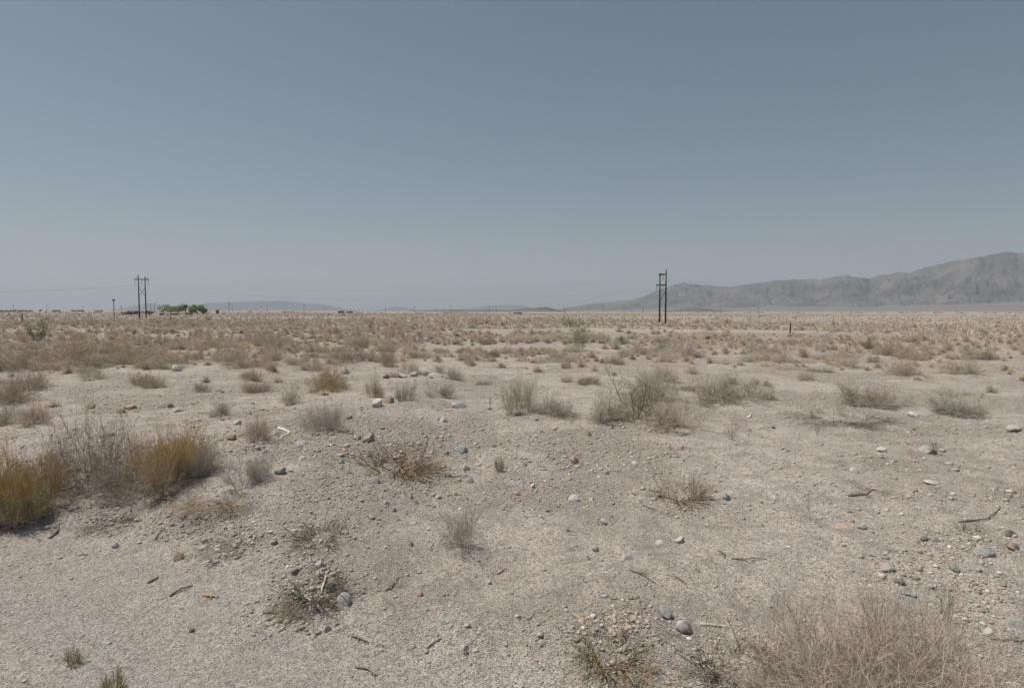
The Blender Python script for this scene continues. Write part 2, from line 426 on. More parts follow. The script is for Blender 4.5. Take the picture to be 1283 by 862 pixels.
def shrub(seed, nst=40, ntw=450, ntl=1300, th=(5, 82), base=.14, sw=.022, tw=.009, lw=.0055, up=.35, curl=.15, rag=.35, tip=None, leaves=0, leafsize=.03, leafcol=(.5, .6, .3), lens=(.45, .85), lobes=0):
    """returns (stem builder, twig builder); the tint is relative to the object's colour"""
    g = np.random.default_rng(seed)
    st, tg = MB(), MB()
    a = g.uniform(0, 2 * math.pi, nst); T = np.radians(g.uniform(th[0] ** 1.0, th[1], nst))
    D = np.stack([np.sin(T) * np.cos(a), np.sin(T) * np.sin(a), np.cos(T)], 1)
    lob = 1 - rag * fbm(np.cos(a) * 1.3 + 5, np.sin(a) * 1.3 + 5, seed, 2)
    Ln = g.uniform(*lens, nst) * lob
    b = base * np.sqrt(g.uniform(0, 1, nst)); ba = a + g.normal(0, .5, nst)
    S0 = np.stack([b * np.cos(ba), b * np.sin(ba), np.full(nst, -.03)], 1)
    if lobes:
        la = g.uniform(0, 6.28, lobes); lr = np.sqrt(g.uniform(.02, .4, lobes)); lsz = g.uniform(.5, 1.0, lobes); lsz[0] = 1.0; lr[0] *= .4
        li = g.integers(0, lobes, nst)
        S0[:, 0] += lr[li] * np.cos(la[li]); S0[:, 1] += lr[li] * np.sin(la[li]); Ln = Ln * lsz[li]
        D = unit(D + np.stack([np.cos(la[li]), np.sin(la[li]), la[li] * 0], 1) * .18)
    C = g.normal(0, curl, (nst, 3)); C[:, 2] += .12
    P = poly(S0, D, Ln, C, 5)
    P[:, 1:4] += g.normal(0, .018, (nst, 3, 3))
    P[..., 2] = np.maximum(P[..., 2], -.03)
    W = sw * g.uniform(.5, 1.2, nst)[:, None] * np.array([1, .85, .7, .5, .3])[None]
    sh = g.uniform(.72, 1.05, nst)
    rod(st, P, W, g, np.stack([sh, sh * .98, sh * .97], 1))
    def child(P, n, t0, mix, L0, L1, w, K, sh):
        i = g.integers(0, len(P), n); t = g.uniform(t0, 1, n) * (P.shape[1] - 1)
        k = np.minimum(t.astype(int), P.shape[1] - 2); f = (t - k)[:, None]
        s = P[i, k] * (1 - f) + P[i, k + 1] * f
        d = unit(P[i, k + 1] - P[i, k])
        d = unit(d * mix + g.normal(0, .55, (n, 3)) + np.array([0, 0, up]))
        ln = g.uniform(L0, L1, n)
        Q = poly(s, d, ln, g.normal(0, .2, (n, 3)), K)
        Q[..., 2] = np.maximum(Q[..., 2], -.02 + .03 * g.uniform(0, 1, (n, 1)))
        W = w * g.uniform(.6, 1.3, n)[:, None] * np.linspace(1, .45, K)[None]
        c = g.uniform(*sh, n)
        tint = np.stack([c * g.uniform(.97, 1.03, n), c, c * g.uniform(.94, 1.04, n)], 1)
        if tip is not None:
            m = (g.uniform(0, 1, n) < tip[1]) & (Q[:, -1, 2] > tip[2])
            e = Q[:, -1]; dead = fbm(e[:, 0] * 2.2 + 7, e[:, 1] * 2.2 + e[:, 2] * 1.5 + 7, seed + 3, 3)
            m &= g.uniform(.38, .72, n) > dead
            tint[m] = np.array(tip[0]) * g.uniform(.75, 1.25, m.sum())[:, None]
        return Q, W, tint
    Q, W, tint = child(P, ntw, .2, .7, .16, .42, tw, 4, (.82, 1.15)); ribbons(tg, Q, W, g, tint)
    Q2, W2, tint2 = child(Q, ntl, .15, .6, .07, .2, lw, 3, (.85, 1.3)); ribbons(tg, Q2, W2, g, tint2)
    if leaves:
        i = g.integers(0, len(Q2), leaves); p = Q2[i, 1 + g.integers(0, 2, leaves)] + g.normal(0, .01, (leaves, 3))
        d = unit(g.normal(size=(leaves, 3)) + [0, 0, .5])
        LP = np.stack([p, p + d * leafsize * .5, p + d * leafsize], 1)
        LW = np.stack([np.full(leaves, .2), np.full(leaves, 1.), np.full(leaves, .15)], 1) * leafsize * .5
        lv = MB(); c = g.uniform(.7, 1.3, leaves)[:, None]
        ribbons(lv, LP, LW, g, np.array(leafcol)[None] * c)
        return st, tg, lv
    return st, tg

ARCH = {}
def arch(name, seed, **k):
    r = shrub(seed, **k)
    ms = [r[0].mesh(name + '_stem', M_WOOD), r[1].mesh(name + '_twig', M_TWIG)]
    if len(r) > 2: ms.append(r[2].mesh(name + '_leaf', M_LEAF))
    # one-mesh copy for the small ones
    j = MB()
    for b in r: 
        j.v += b.v; j.t += b.t
        j.f4 += [f + j.n for f in b.f4]; j.n += b.n
    ARCH.setdefault(name, []).append((ms, j.mesh(name, M_TWIG)))

for s in range(6): arch('dome', 200 + s, nst=60, ntw=800, ntl=4600, th=(5, 90), base=.25, sw=.012, tw=.006, lw=.004, up=.22, curl=.25, rag=.4, lobes=3, lens=(.4, .7))
for s in range(4): arch('loose', 220 + s, nst=40, ntw=480, ntl=3000, th=(3, 82), base=.2, sw=.013, rag=.55, up=.35, tw=.0062, lw=.004, curl=.25, lobes=2, lens=(.4, .8))
for s in range(3): arch('low', 240 + s, nst=50, ntw=650, ntl=3400, th=(35, 95), base=.35, sw=.012, tw=.006, lw=.004, up=.2, curl=.25, rag=.45, lobes=4, lens=(.3, .6))
for s in range(2): arch('upright', 250 + s, nst=90, ntw=900, ntl=4200, th=(0, 66), base=.5, sw=.013, tw=.006, lw=.004, up=.4, curl=.22, rag=.2, lobes=4)
for s in range(2): arch('mat', 260 + s, nst=60, ntw=500, ntl=1300, th=(70, 98), base=.5, up=.02, curl=.3, sw=.012, tw=.008, lw=.005)
for s in range(2): arch('root', 270 + s, nst=90, ntw=420, ntl=420, th=(58, 102), base=.35, up=.0, curl=.4, sw=.034, tw=.016, lw=.009, lens=(.5, 1.0))
for s in range(2): arch('sprig', 280 + s, nst=7, ntw=40, ntl=90, th=(5, 60), base=.05, sw=.028, tw=.014, lw=.009, up=.4)
for s in range(3): arch('creosote', 290 + s, nst=15, ntw=170, ntl=900, th=(15, 80), base=.12, sw=.026, tw=.009, lw=.0048, up=.35, rag=.5, curl=.3, leaves=420, leafsize=.026, leafcol=(1.0, 1.12, .72))
arch('grass', 300, nst=50, ntw=300, ntl=500, th=(0, 70), base=.4, up=.4, sw=.026, tw=.018, lw=.010)
arch('wisp', 340, nst=26, ntw=420, ntl=1500, th=(5, 80), base=.18, up=.15, sw=.012, tw=.007, lw=.0045, curl=.45, rag=.45)
arch('big', 310, nst=170, ntw=3800, ntl=17000, th=(8, 92), base=.5, up=.08, sw=.009, tw=.0036, lw=.0024, rag=.3, curl=.24, lens=(.22, .55), lobes=7)
for s in range(2): arch('brush', 320 + s, nst=110, ntw=1300, ntl=7500, th=(0, 88), base=.22, up=.35, curl=.34, sw=.012, tw=.006, lw=.0048, rag=.6, tip=((1.32, 1.17, .76), .9, .28), lens=(.25, .78), lobes=8)
arch('brushgreen', 330, nst=110, ntw=1300, ntl=7500, th=(0, 88), base=.22, up=.35, curl=.34, sw=.012, tw=.006, lw=.0048, rag=.6, tip=((1.15, 1.0, .58), .85, .24), lens=(.25, .78), lobes=8)
PART = {'twigs': 'twig_crown', 'stems': 'woody_stem'}

TAN = (.495, .432, .355); PALE = (.53, .47, .40); GREY = (.42, .382, .328); DARK = (.20, .17, .135); OLIVE = (.27, .245, .165); GREEN = (.22, .225, .14); BROWN = (.34, .26, .18); RED = (.435, .362, .298)
_cnt = [0]
def place_shrub(kind, px, py, w, h, col, label, cat='shrub', name='dry_shrub', group=None, single=False, rz=None, tilt=(0, 0), pt=None, vary=.08, leaf=None):
    _cnt[0] += 1; i = _cnt[0]
    g = np.random.default_rng(900 + i)
    if pt is None:
        p, dist = at(px, py); wm, hm = w * dist / FPX, h * dist / FPX
        if kind in ('dome', 'loose', 'low', 'creosote'): wm *= 1.15; hm *= 1.06
    else: p, wm, hm = pt, w, h
    ms, joined = ARCH[kind][i % len(ARCH[kind])]
    c = np.array(col) * (1 + g.uniform(-vary, vary)) * (1 + g.uniform(-.03, .03, 3))
    rot = (tilt[0], tilt[1], g.uniform(0, 6.28) if rz is None else rz)
    sc = (wm / 2 / .92, wm / 2 / .92, hm / .92)
    if single:
        o = link(name, joined); o.color = (*c, 1)
    else:
        o = bpy.data.objects.new(name, None); COL.objects.link(o); o.empty_display_size = .2
        for m, nm in zip(ms, ('woody_stem', 'twig_crown', 'foliage')):
            q = link(nm, m, o); q.color = (*(np.array(leaf) if (leaf and nm == 'foliage') else c), 1)
    o.location = p; o.rotation_euler = rot; o.scale = sc
    tag(o, label, cat, group)
    return o

SH = [
 # kind, x, y(base), w, h, colour, label
 ('big', 1072, 880, 236, 152, (.40, .35, .285), 'wide wispy straw-coloured bush filling the lower right corner', 'dry_bush'),
 ('brushgreen', 16, 640, 86, 80, (.41, .345, .23), 'yellow-green rabbitbrush cut by the left edge of the photo', 'rabbitbrush'),
 ('brush', 214, 600, 90, 78, (.42, .345, .25), 'golden-topped rabbitbrush with dark grey lower twigs on the left bank', 'rabbitbrush'),
 ('upright', 112, 603, 84, 70, (.40, .335, .28), 'tall brownish-grey upright bush between the two yellow rabbitbrushes', 'dry_bush'),
 ('loose', 262, 588, 40, 44, GREY, 'loose grey twigs leaning on the right side of the golden rabbitbrush'),
 ('loose', 303, 606, 52, 50, GREY, 'thin grey leafless bush above the fallen twig mat on the left bank'),
 ('mat', 275, 630, 96, 24, BROWN, 'flattened brown twig mat spread below the thin grey leafless bush'),
 ('low', 205, 618, 84, 40, (.30, .265, .22), 'slumped dark grey skirt of dead twigs in front of the golden rabbitbrush'),
 ('dome', 160, 606, 60, 34, (.36, .31, .255), 'grey-brown dry clump filling the gap between the upright bush and the golden rabbitbrush'),
 ('dome', 62, 612, 50, 40, (.38, .325, .26), 'tan dry clump between the yellow-green rabbitbrush and the upright bush'),
 ('mat', 110, 610, 40, 16, DARK, 'dark trampled twigs under the tall brownish-grey upright bush'),
 ('low', 20, 656, 30, 14, DARK, 'small dark clump in place of the shadow at the foot of the yellow-green rabbitbrush'),  # dark twig colour stands in for the shadow below the rabbitbrush
 ('root', 497, 588, 104, 42, (.30, .235, .165), 'spidery dead brown plant with splayed stems on a small mound', 'dead_shrub'),
 ('wisp', 580, 684, 72, 56, (.375, .345, .285), 'grey-green wispy shrub alone in the gravel at centre front'),
 ('grass', 626, 592, 22, 20, BROWN, 'short brown broom-like tuft right of the spidery dead plant'),
 ('root', 853, 624, 72, 26, (.27, .205, .145), 'flat reddish-brown dead shrub pressed on the open sand right of centre', 'dead_shrub'),
 ('sprig', 868, 620, 40, 34, GREY, 'faint grey sprig rising from the flat reddish-brown dead shrub', 'dry_sprig_plant'),
 ('root', 768, 828, 88, 52, (.37, .30, .21), 'heap of broken straw-brown stalks at the front centre', 'dead_shrub'),
 ('root', 930, 848, 130, 44, (.21, .19, .16), 'gnarled grey dead roots beside the big bush in the lower right', 'dead_shrub'),
 ('sprig', 1187, 778, 44, 46, (.17, .16, .13), 'small dark grey sprig right of the big front bush', 'dry_sprig_plant'),
 ('creosote', 800, 522, 104, 62, (.285, .27, .21), 'open greenish shrub with bare forking branches in the middle clump', 'creosote_bush'),
 ('dome', 756, 527, 62, 42, (.42, .37, .30), 'tan shrub on the left flank of the open greenish shrub'),
 ('mat', 766, 531, 34, 12, DARK, 'dark low twigs at the front left of the middle clump'),
 ('loose', 842, 535, 96, 46, (.42, .37, .30), 'broad tan shrub on the right flank of the open greenish shrub'),
 ('dome', 815, 500, 64, 42, (.43, .38, .31), 'tan shrub directly behind the open greenish shrub'),
 ('sprig', 916, 551, 36, 30, GREY, 'thin leaning grass-like sprig right of the middle clump', 'dry_sprig_plant'),
 ('loose', 655, 517, 52, 54, (.42, .37, .30), 'tall tan shrub at the left end of the pair left of centre clump'),
 ('dome', 690, 518, 54, 30, (.42, .37, .30), 'low tan shrub at the right end of the pair left of centre clump'),
 ('dome', 928, 504, 86, 36, (.36, .31, .25), 'wide low shrub with dark foot on the sand right of the middle clump'),
 ('low', 858, 489, 40, 13, OLIVE, 'small olive low shrub behind the middle clump'),
 ('low', 739, 481, 32, 20, OLIVE, 'dark olive shrub left of and behind the middle clump'),
 ('dome', 709, 479, 20, 12, TAN, 'small round shrub just left of the dark olive shrub'),
 ('dome', 706, 461, 18, 13, TAN, 'small grey-tan shrub behind the small round shrub'),
 ('creosote', 726, 439, 44, 44, (.34, .33, .225), 'upright open green shrub with yellow-green tips on the centre flat', 'creosote_bush'),
 ('creosote', 712, 410, 34, 16, (.30, .29, .15), 'yellow-green leafy shrub standing behind the upright open green shrub', 'creosote_bush'),
 ('creosote', 47, 428, 38, 28, (.24, .205, .14), 'dark rounded olive bush standing out on the far left flat', 'creosote_bush'),
 ('sprig', 203, 442, 36, 34, (.36, .30, .245), 'tall bare forking shrub with open branches on the left flat', 'bare_shrub'),
 ('dome', 20, 461, 80, 32, RED, 'large brownish shrub thicket at the far left edge'),
 ('dome', 62, 457, 58, 28, RED, 'brownish shrub right of the large thicket at the left edge'),
 ('dome', 94, 449, 44, 27, RED, 'reddish-brown shrub at the right end of the left thicket'),
 ('dome', 62, 463, 42, 15, PALE, 'pale low shrub in front of the left thicket'),
 ('dome', 150, 454, 34, 24, RED, 'round brown shrub right of the open gap beside the left thicket'),
 ('dome', 163, 455, 40, 16, RED, 'low brown shrub touching the round brown shrub'),
 ('dome', 182, 450, 30, 20, TAN, 'tan shrub at the left foot of the tall bare forking shrub'),
 ('dome', 216, 454, 52, 18, RED, 'wide low brown shrub in front of the tall bare forking shrub'),
 ('dome', 250, 450, 22, 14, TAN, 'small tan shrub above and right of the white boulder on the left'),
 ('dome', 276, 454, 38, 16, TAN, 'low tan shrub left of a taller one on the left flat'),
 ('dome', 300, 451, 24, 20, RED, 'taller narrow shrub paired with the low tan shrub on the left flat'),
 ('dome', 315, 477, 26, 16, RED, 'solitary round brown shrub on bare sand left of centre'),
 ('dome', 36, 489, 46, 24, RED, 'mid-size brown shrub on pale sand near the left edge'),
 ('loose', 118, 475, 26, 18, TAN, 'small faint shrub on bare sand above the tall upright bush'),
 ('dome', 191, 486, 30, 18, RED, 'round shrub on bare sand above the golden rabbitbrush'),
 ('dome', 253, 490, 16, 12, RED, 'tiny round shrub right of the one above the golden rabbitbrush'),
 ('loose', 271, 522, 28, 24, GREY, 'spiky small shrub above and right of the golden rabbitbrush'),
 ('dome', 10, 506, 52, 30, RED, 'bushy brown shrub against the left edge behind the rabbitbrush'),
 ('loose', 46, 531, 44, 26, RED, 'wispy brown shrub just behind the yellow-green rabbitbrush'),
 ('loose', 6, 532, 34, 26, GREY, 'grey wispy shrub at the left edge just above the rabbitbrush'),
 ('dome', 418, 486, 64, 32, (.38, .32, .215), 'broad olive-tan shrub left of centre in the middle distance'),
 ('dome', 491, 459, 26, 30, RED, 'upright brown shrub above the white boulder near the centre'),
 ('loose', 469, 498, 26, 30, RED, 'upright wispy shrub just behind the white boulder near the centre'),
 ('loose', 513, 501, 32, 28, GREY, 'wispy grey shrub right of the two round boulders'),
 ('loose', 548, 498, 34, 26, GREY, 'wider grey shrub second to the right of the two round boulders'),
 ('loose', 513, 468, 28, 20, TAN, 'tan shrub behind a row of grey stones near the centre'),
 ('low', 531, 470, 20, 10, OLIVE, 'olive low shrub among the row of grey stones'),
 ('dome', 571, 475, 22, 19, TAN, 'tan round shrub at the right end of the row of grey stones'),
 ('dome', 421, 450, 40, 17, RED, 'brown shrub far behind the broad olive-tan shrub'),
 ('dome', 343, 452, 34, 18, TAN, 'left one of two joined tan shrubs on the left-centre flat'),
 ('dome', 368, 457, 28, 15, TAN, 'right one of two joined tan shrubs on the left-centre flat'),
 ('loose', 366, 504, 30, 26, TAN, 'fine tan shrub with a dark tuft at its foot left of centre'),
 ('sprig', 368, 507, 12, 8, DARK, 'tiny dark tuft at the foot of the fine tan shrub', 'dry_sprig_plant'),
 ('dome', 400, 541, 52, 36, GREY, 'round grey shrub on smooth sand left of the spidery dead plant'),
 ('loose', 325, 551, 40, 34, RED, 'brown wispy shrub below and left of the round grey shrub'),
 ('dome', 585, 456, 18, 16, TAN, 'small shrub among others behind the row of grey stones'),
 ('low', 604, 482, 24, 9, OLIVE, 'low greenish shrub on sand right of the grey stone row'),
 ('sprig', 614, 509, 14, 13, DARK, 'tiny dark sprig left of the tall tan shrub', 'dry_sprig_plant'),
 ('dome', 965, 501, 26, 20, TAN, 'small shrub at the right end of the wide low shrub'),
 ('dome', 1078, 505, 60, 28, (.35, .305, .25), 'low shrub with dark right foot on the right-hand flat'),
 ('mat', 1062, 527, 104, 18, (.155, .14, .115), 'dark flattened mat of dead twigs on the right-hand sand', 'dead_shrub'),
 ('sprig', 1052, 520, 30, 26, GREY, 'fan-shaped sprig standing in the dark flattened mat', 'dry_sprig_plant'),
 ('dome', 1195, 518, 62, 21, (.31, .285, .245), 'grey low sprawling shrub near the right edge'),
 ('dome', 1140, 470, 46, 21, (.44, .385, .325), 'pale pinkish low shrub on the right-hand flat'),
 ('dome', 1212, 468, 40, 20, TAN, 'tan shrub with dark foot right of the pale pinkish one'),
 ('dome', 1060, 460, 28, 16, TAN, 'round tan shrub on the right flat above the low dark-footed one'),
 ('dome', 1011, 476, 20, 14, TAN, 'small tan shrub behind the wide low shrub on the right'),
 ('low', 1024, 466, 26, 9, OLIVE, 'olive low shrub left of the round tan shrub'),
 ('dome', 1114, 446, 32, 20, (.42, .36, .275), 'larger shrub in the right-hand row of scrub'),
 ('dome', 1142, 451, 38, 20, (.42, .36, .275), 'wide shrub right beside the larger one in the right-hand row'),
 ('low', 1205, 495, 38, 11, GREY, 'thin low shrub above the grey sprawling one at right'),
 ('sprig', 1024, 546, 16, 14, DARK, 'tiny dark forked sprig left of and below the dark mat', 'dry_sprig_plant'),
 ('dome', 828, 471, 26, 16, TAN, 'small shrub behind and right of the open greenish shrub'),
 ('dome', 866, 467, 24, 11, PALE, 'pale small shrub with dark right foot behind the middle clump'),
 ('dome', 938, 453, 22, 14, PALE, 'pale wispy shrub on the flat above the wide low shrub'),
 ('sprig', 1013, 640, 24, 28, GREY, 'small bare sprig with a few upright twigs on open sand at right', 'dry_sprig_plant'),
 ('sprig', 1206, 666, 36, 16, (.17, .175, .12), 'grey-green spreading sprig on the gravel near the right edge', 'dry_sprig_plant'),
 ('sprig', 1170, 570, 32, 18, DARK, 'twisted dark twig cluster arching over sand at right', 'dry_sprig_plant'),
 ('grass', 92, 832, 22, 17, (.33, .275, .15), 'olive-brown grass tuft on the graded shoulder, the upper one', 'grass_tuft'),
 ('grass', 141, 866, 30, 24, (.33, .275, .15), 'olive-brown grass tuft at the bottom edge of the photo', 'grass_tuft'),
 ('root', 395, 748, 76, 34, (.18, .16, .13), 'broken grey-brown stub and twigs on the windrow', 'dead_shrub'),
 ('root', 400, 676, 78, 22, (.17, .14, .11), 'dark brittle branches lying on the bank left of centre', 'dead_shrub'),
 ('mat', 130, 656, 50, 12, DARK, 'dark snapped twigs on the bank below the upright bush'),
 ('low', 296, 688, 66, 15, (.3, .255, .2), 'crumbly dark twig litter on the left windrow'),
 ('mat', 1090, 618, 44, 8, DARK, 'flat brown sticks bunched on the open sand at right'),
 ('mat', 500, 590, 112, 16, (.33, .265, .19), 'flat ring of broken tan-brown twigs lying under the spidery dead plant', 'dead_shrub'),
 ('mat', 772, 832, 104, 24, (.36, .285, .19), 'flat litter of snapped straw stalks spread under the heap at the front centre', 'dead_shrub'),
 ('mat', 388, 756, 84, 18, (.27, .225, .17), 'flat brown twig litter under the broken stub on the windrow', 'dead_shrub'),
 ('mat', 300, 632, 70, 14, (.20, .17, .13), 'dark flattened twigs below the thin grey leafless bush, right of the brown mat', 'dead_shrub'),
 ('low', 985, 462, 26, 9, TAN, 'thin tan shrub right of the pale wispy shrub'),
]
CAT = {'dry_shrub': 'shrub', 'rabbitbrush': 'bush', 'dry_bush': 'bush', 'dead_shrub': 'dead shrub', 'dry_sprig_plant': 'sprig', 'creosote_bush': 'bush', 'bare_shrub': 'shrub', 'grass_tuft': 'grass'}
HAND = []
for row in SH:
    k, x, y, w, h, c, lab = row[:7]; nm = row[7] if len(row) > 7 else 'dry_shrub'
    o = place_shrub(k, x, y, w, h, c, lab, CAT[nm], nm, leaf=(c[0] * 1.05, c[1] * 1.15, c[2] * .75))
    HAND.append((o.location.x, o.location.y, max(o.scale.x, .3)))
HAND = np.array(HAND)

# ------------------------------------------------------------------ scattered shrubs: the 210 largest are things, the rest one mass
def scatter(n, r0, r1, seed):
    g = np.random.default_rng(seed)
    a = np.radians(g.uniform(-47, 47, n)); r = np.sqrt(g.uniform(r0 * r0, r1 * r1, n))
    return np.sin(a) * r, np.cos(a) * r, r, g

def keep_mask(x, y, r, g, scale=1.0):
    d = fbm(x / 13, y / 9, 81, 4, .6)
    left = ss(.15, -.35, x / r) * .25
    right = ss(.0, .5, x / r) * .06
    p = ss(.40, .57, d + left * .5 + right) * (1 - .96 * bare_mask(x, y))
    p = p * (1 - .85 * ss(15, 10, np.abs(y - 80)) * ss(3, 12, x) * ss(62, 45, x))
    return g.uniform(0, 1, len(x)) < p * scale

px_, py_, pr_, ps_ = [], [], [], []
for (n, r0, r1, sc, sd) in ((300, 19, 32, .30, 1), (2400, 32, 60, .9, 2), (20000, 60, 200, .9, 3), (70000, 200, 620, .6, 4)):
    x, y, r, g = scatter(n, r0, r1, 500 + sd)
    m = keep_mask(x, y, r, g, sc)
    if r0 < 70:
        for hx, hy, hr in HAND: m &= np.hypot(x - hx, y - hy) > hr * 1.1 + .25
    x, y, r = x[m], y[m], r[m]
    s = np.clip(np.exp(g.normal(-.42, .45, len(x))), .2, 1.9) * (1 + .25 * ss(60, 250, r)) * np.where(g.uniform(0, 1, len(x)) < .13, 1.7, 1)
    px_.append(x); py_.append(y); pr_.append(r); ps_.append(s)
X, Y, RR, SZ = map(np.concatenate, (px_, py_, pr_, ps_))
order = np.argsort(-SZ / RR)
NIND = 210
g = np.random.default_rng(77)
pal = [TAN, RED, TAN, PALE, GREY, (.42, .36, .275), OLIVE]
for c, i in enumerate(order[:NIND]):
    p = np.array([X[i], Y[i], float(H(X[i], Y[i])) - .01])
    col = pal[g.choice(len(pal), p=[.3, .22, .18, .13, .1, .05, .02])]
    k = ['dome', 'dome', 'loose', 'low'][g.integers(0, 4)]
    place_shrub(k, 0, 0, SZ[i], SZ[i] * g.uniform(.32, .52), col, 'small dry tan shrub scattered among many alike on the mid-distance desert flat', 'shrub', 'dry_shrub', 'dry shrubs scattered over the desert flat', single=True, pt=p, vary=.15)

def mass(idx, nrib, wid, seed):
    g = np.random.default_rng(seed)
    n = len(idx); mb = MB()
    x, y, s = X[idx], Y[idx], SZ[idx]
    z = H(x, y)
    hgt = s * g.uniform(.3, .52, n)
    M = n * nrib
    si = np.repeat(np.arange(n), nrib)
    a = g.uniform(0, 2 * math.pi, M); T = np.radians(g.uniform(0, 88, M)); q = g.uniform(.25, 1.0, M) ** .6
    tipd = np.stack([np.sin(T) * np.cos(a) * s[si] / 2, np.sin(T) * np.sin(a) * s[si] / 2, np.cos(T) * hgt[si]], 1)
    c = np.stack([x[si], y[si], z[si]], 1)
    p1 = c + tipd * q[:, None]; p0 = c + tipd * (q * g.uniform(.1, .6, M))[:, None]
    p1 = p1 + g.normal(0, .05, (M, 3)) * s[si][:, None]
    P = np.stack([p0, p1], 1)
    W = (wid * s[si] * g.uniform(.6, 1.4, M))[:, None] * np.array([1, .5])[None]
    pc = np.array([TAN, RED, TAN, PALE, GREY, (.42, .36, .275), OLIVE, GREEN])
    ci = g.choice(len(pc), n, p=[.3, .22, .18, .14, .08, .05, .02, .01])
    col = pc[ci] * g.uniform(1.08, 1.36, n)[:, None]
    ribbons(mb, P, W, g, col[si] * g.uniform(.8, 1.25, M)[:, None])
    return mb
rest = order[NIND:]
near = rest[RR[rest] < 90]; mid = rest[(RR[rest] >= 90) & (RR[rest] < 210)]; far = rest[RR[rest] >= 210]
mb = MB()
for idx, nr, wd, sd in ((near, 420, .014, 1), (mid, 110, .03, 2), (far, 16, .10, 3)):
    b = mass(idx, nr, wd, 600 + sd)
    mb.v += b.v; mb.t += b.t; mb.f4 += [f + mb.n for f in b.f4]; mb.n += b.n
o = link('desert_scrub', mb.mesh('desert_scrub', M_TWIG), kind='stuff')
tag(o, 'thin cover of far dry scrub stretching to the horizon', 'scrub')

# ------------------------------------------------------------------ stones
def ico(sub):
    import bmesh
    bm = bmesh.new(); bmesh.ops.create_icosphere(bm, subdivisions=sub, radius=1.0)
    V = np.array([v.co[:] for v in bm.verts]); F = np.array([[v.index for v in f.verts] for f in bm.faces]); bm.free()
    return V, F
IV, IF = ico(4)
ROCKS = []
for s in range(9):
    g = np.random.default_rng(700 + s)
    V = IV.copy()
    # cut by a few planes for worn facets, then noise
    for k in range(6 + s % 4):
        nrm = unit(g.normal(size=3)); d = g.uniform(.42, .8)
        e = V @ nrm - d
        V = V - np.maximum(e, 0)[:, None] * nrm * .95
    n = fbm(V[:, 0] * 1.4 + 9 + s, V[:, 1] * 1.4 + V[:, 2] * 1.1 + 9, 30 + s, 3) - .5
    V = V * (1 + .22 * n)[:, None]
    n = fbm(V[:, 0] * 6 + 9, V[:, 1] * 6 + V[:, 2] * 5 + 9, 60 + s, 3) - .5
    V = V * (1 + .09 * n)[:, None]
    V /= np.abs(V).max(0)
    ROCKS.append(new_mesh('stone', V, [IF], M_STONE, smooth=True))

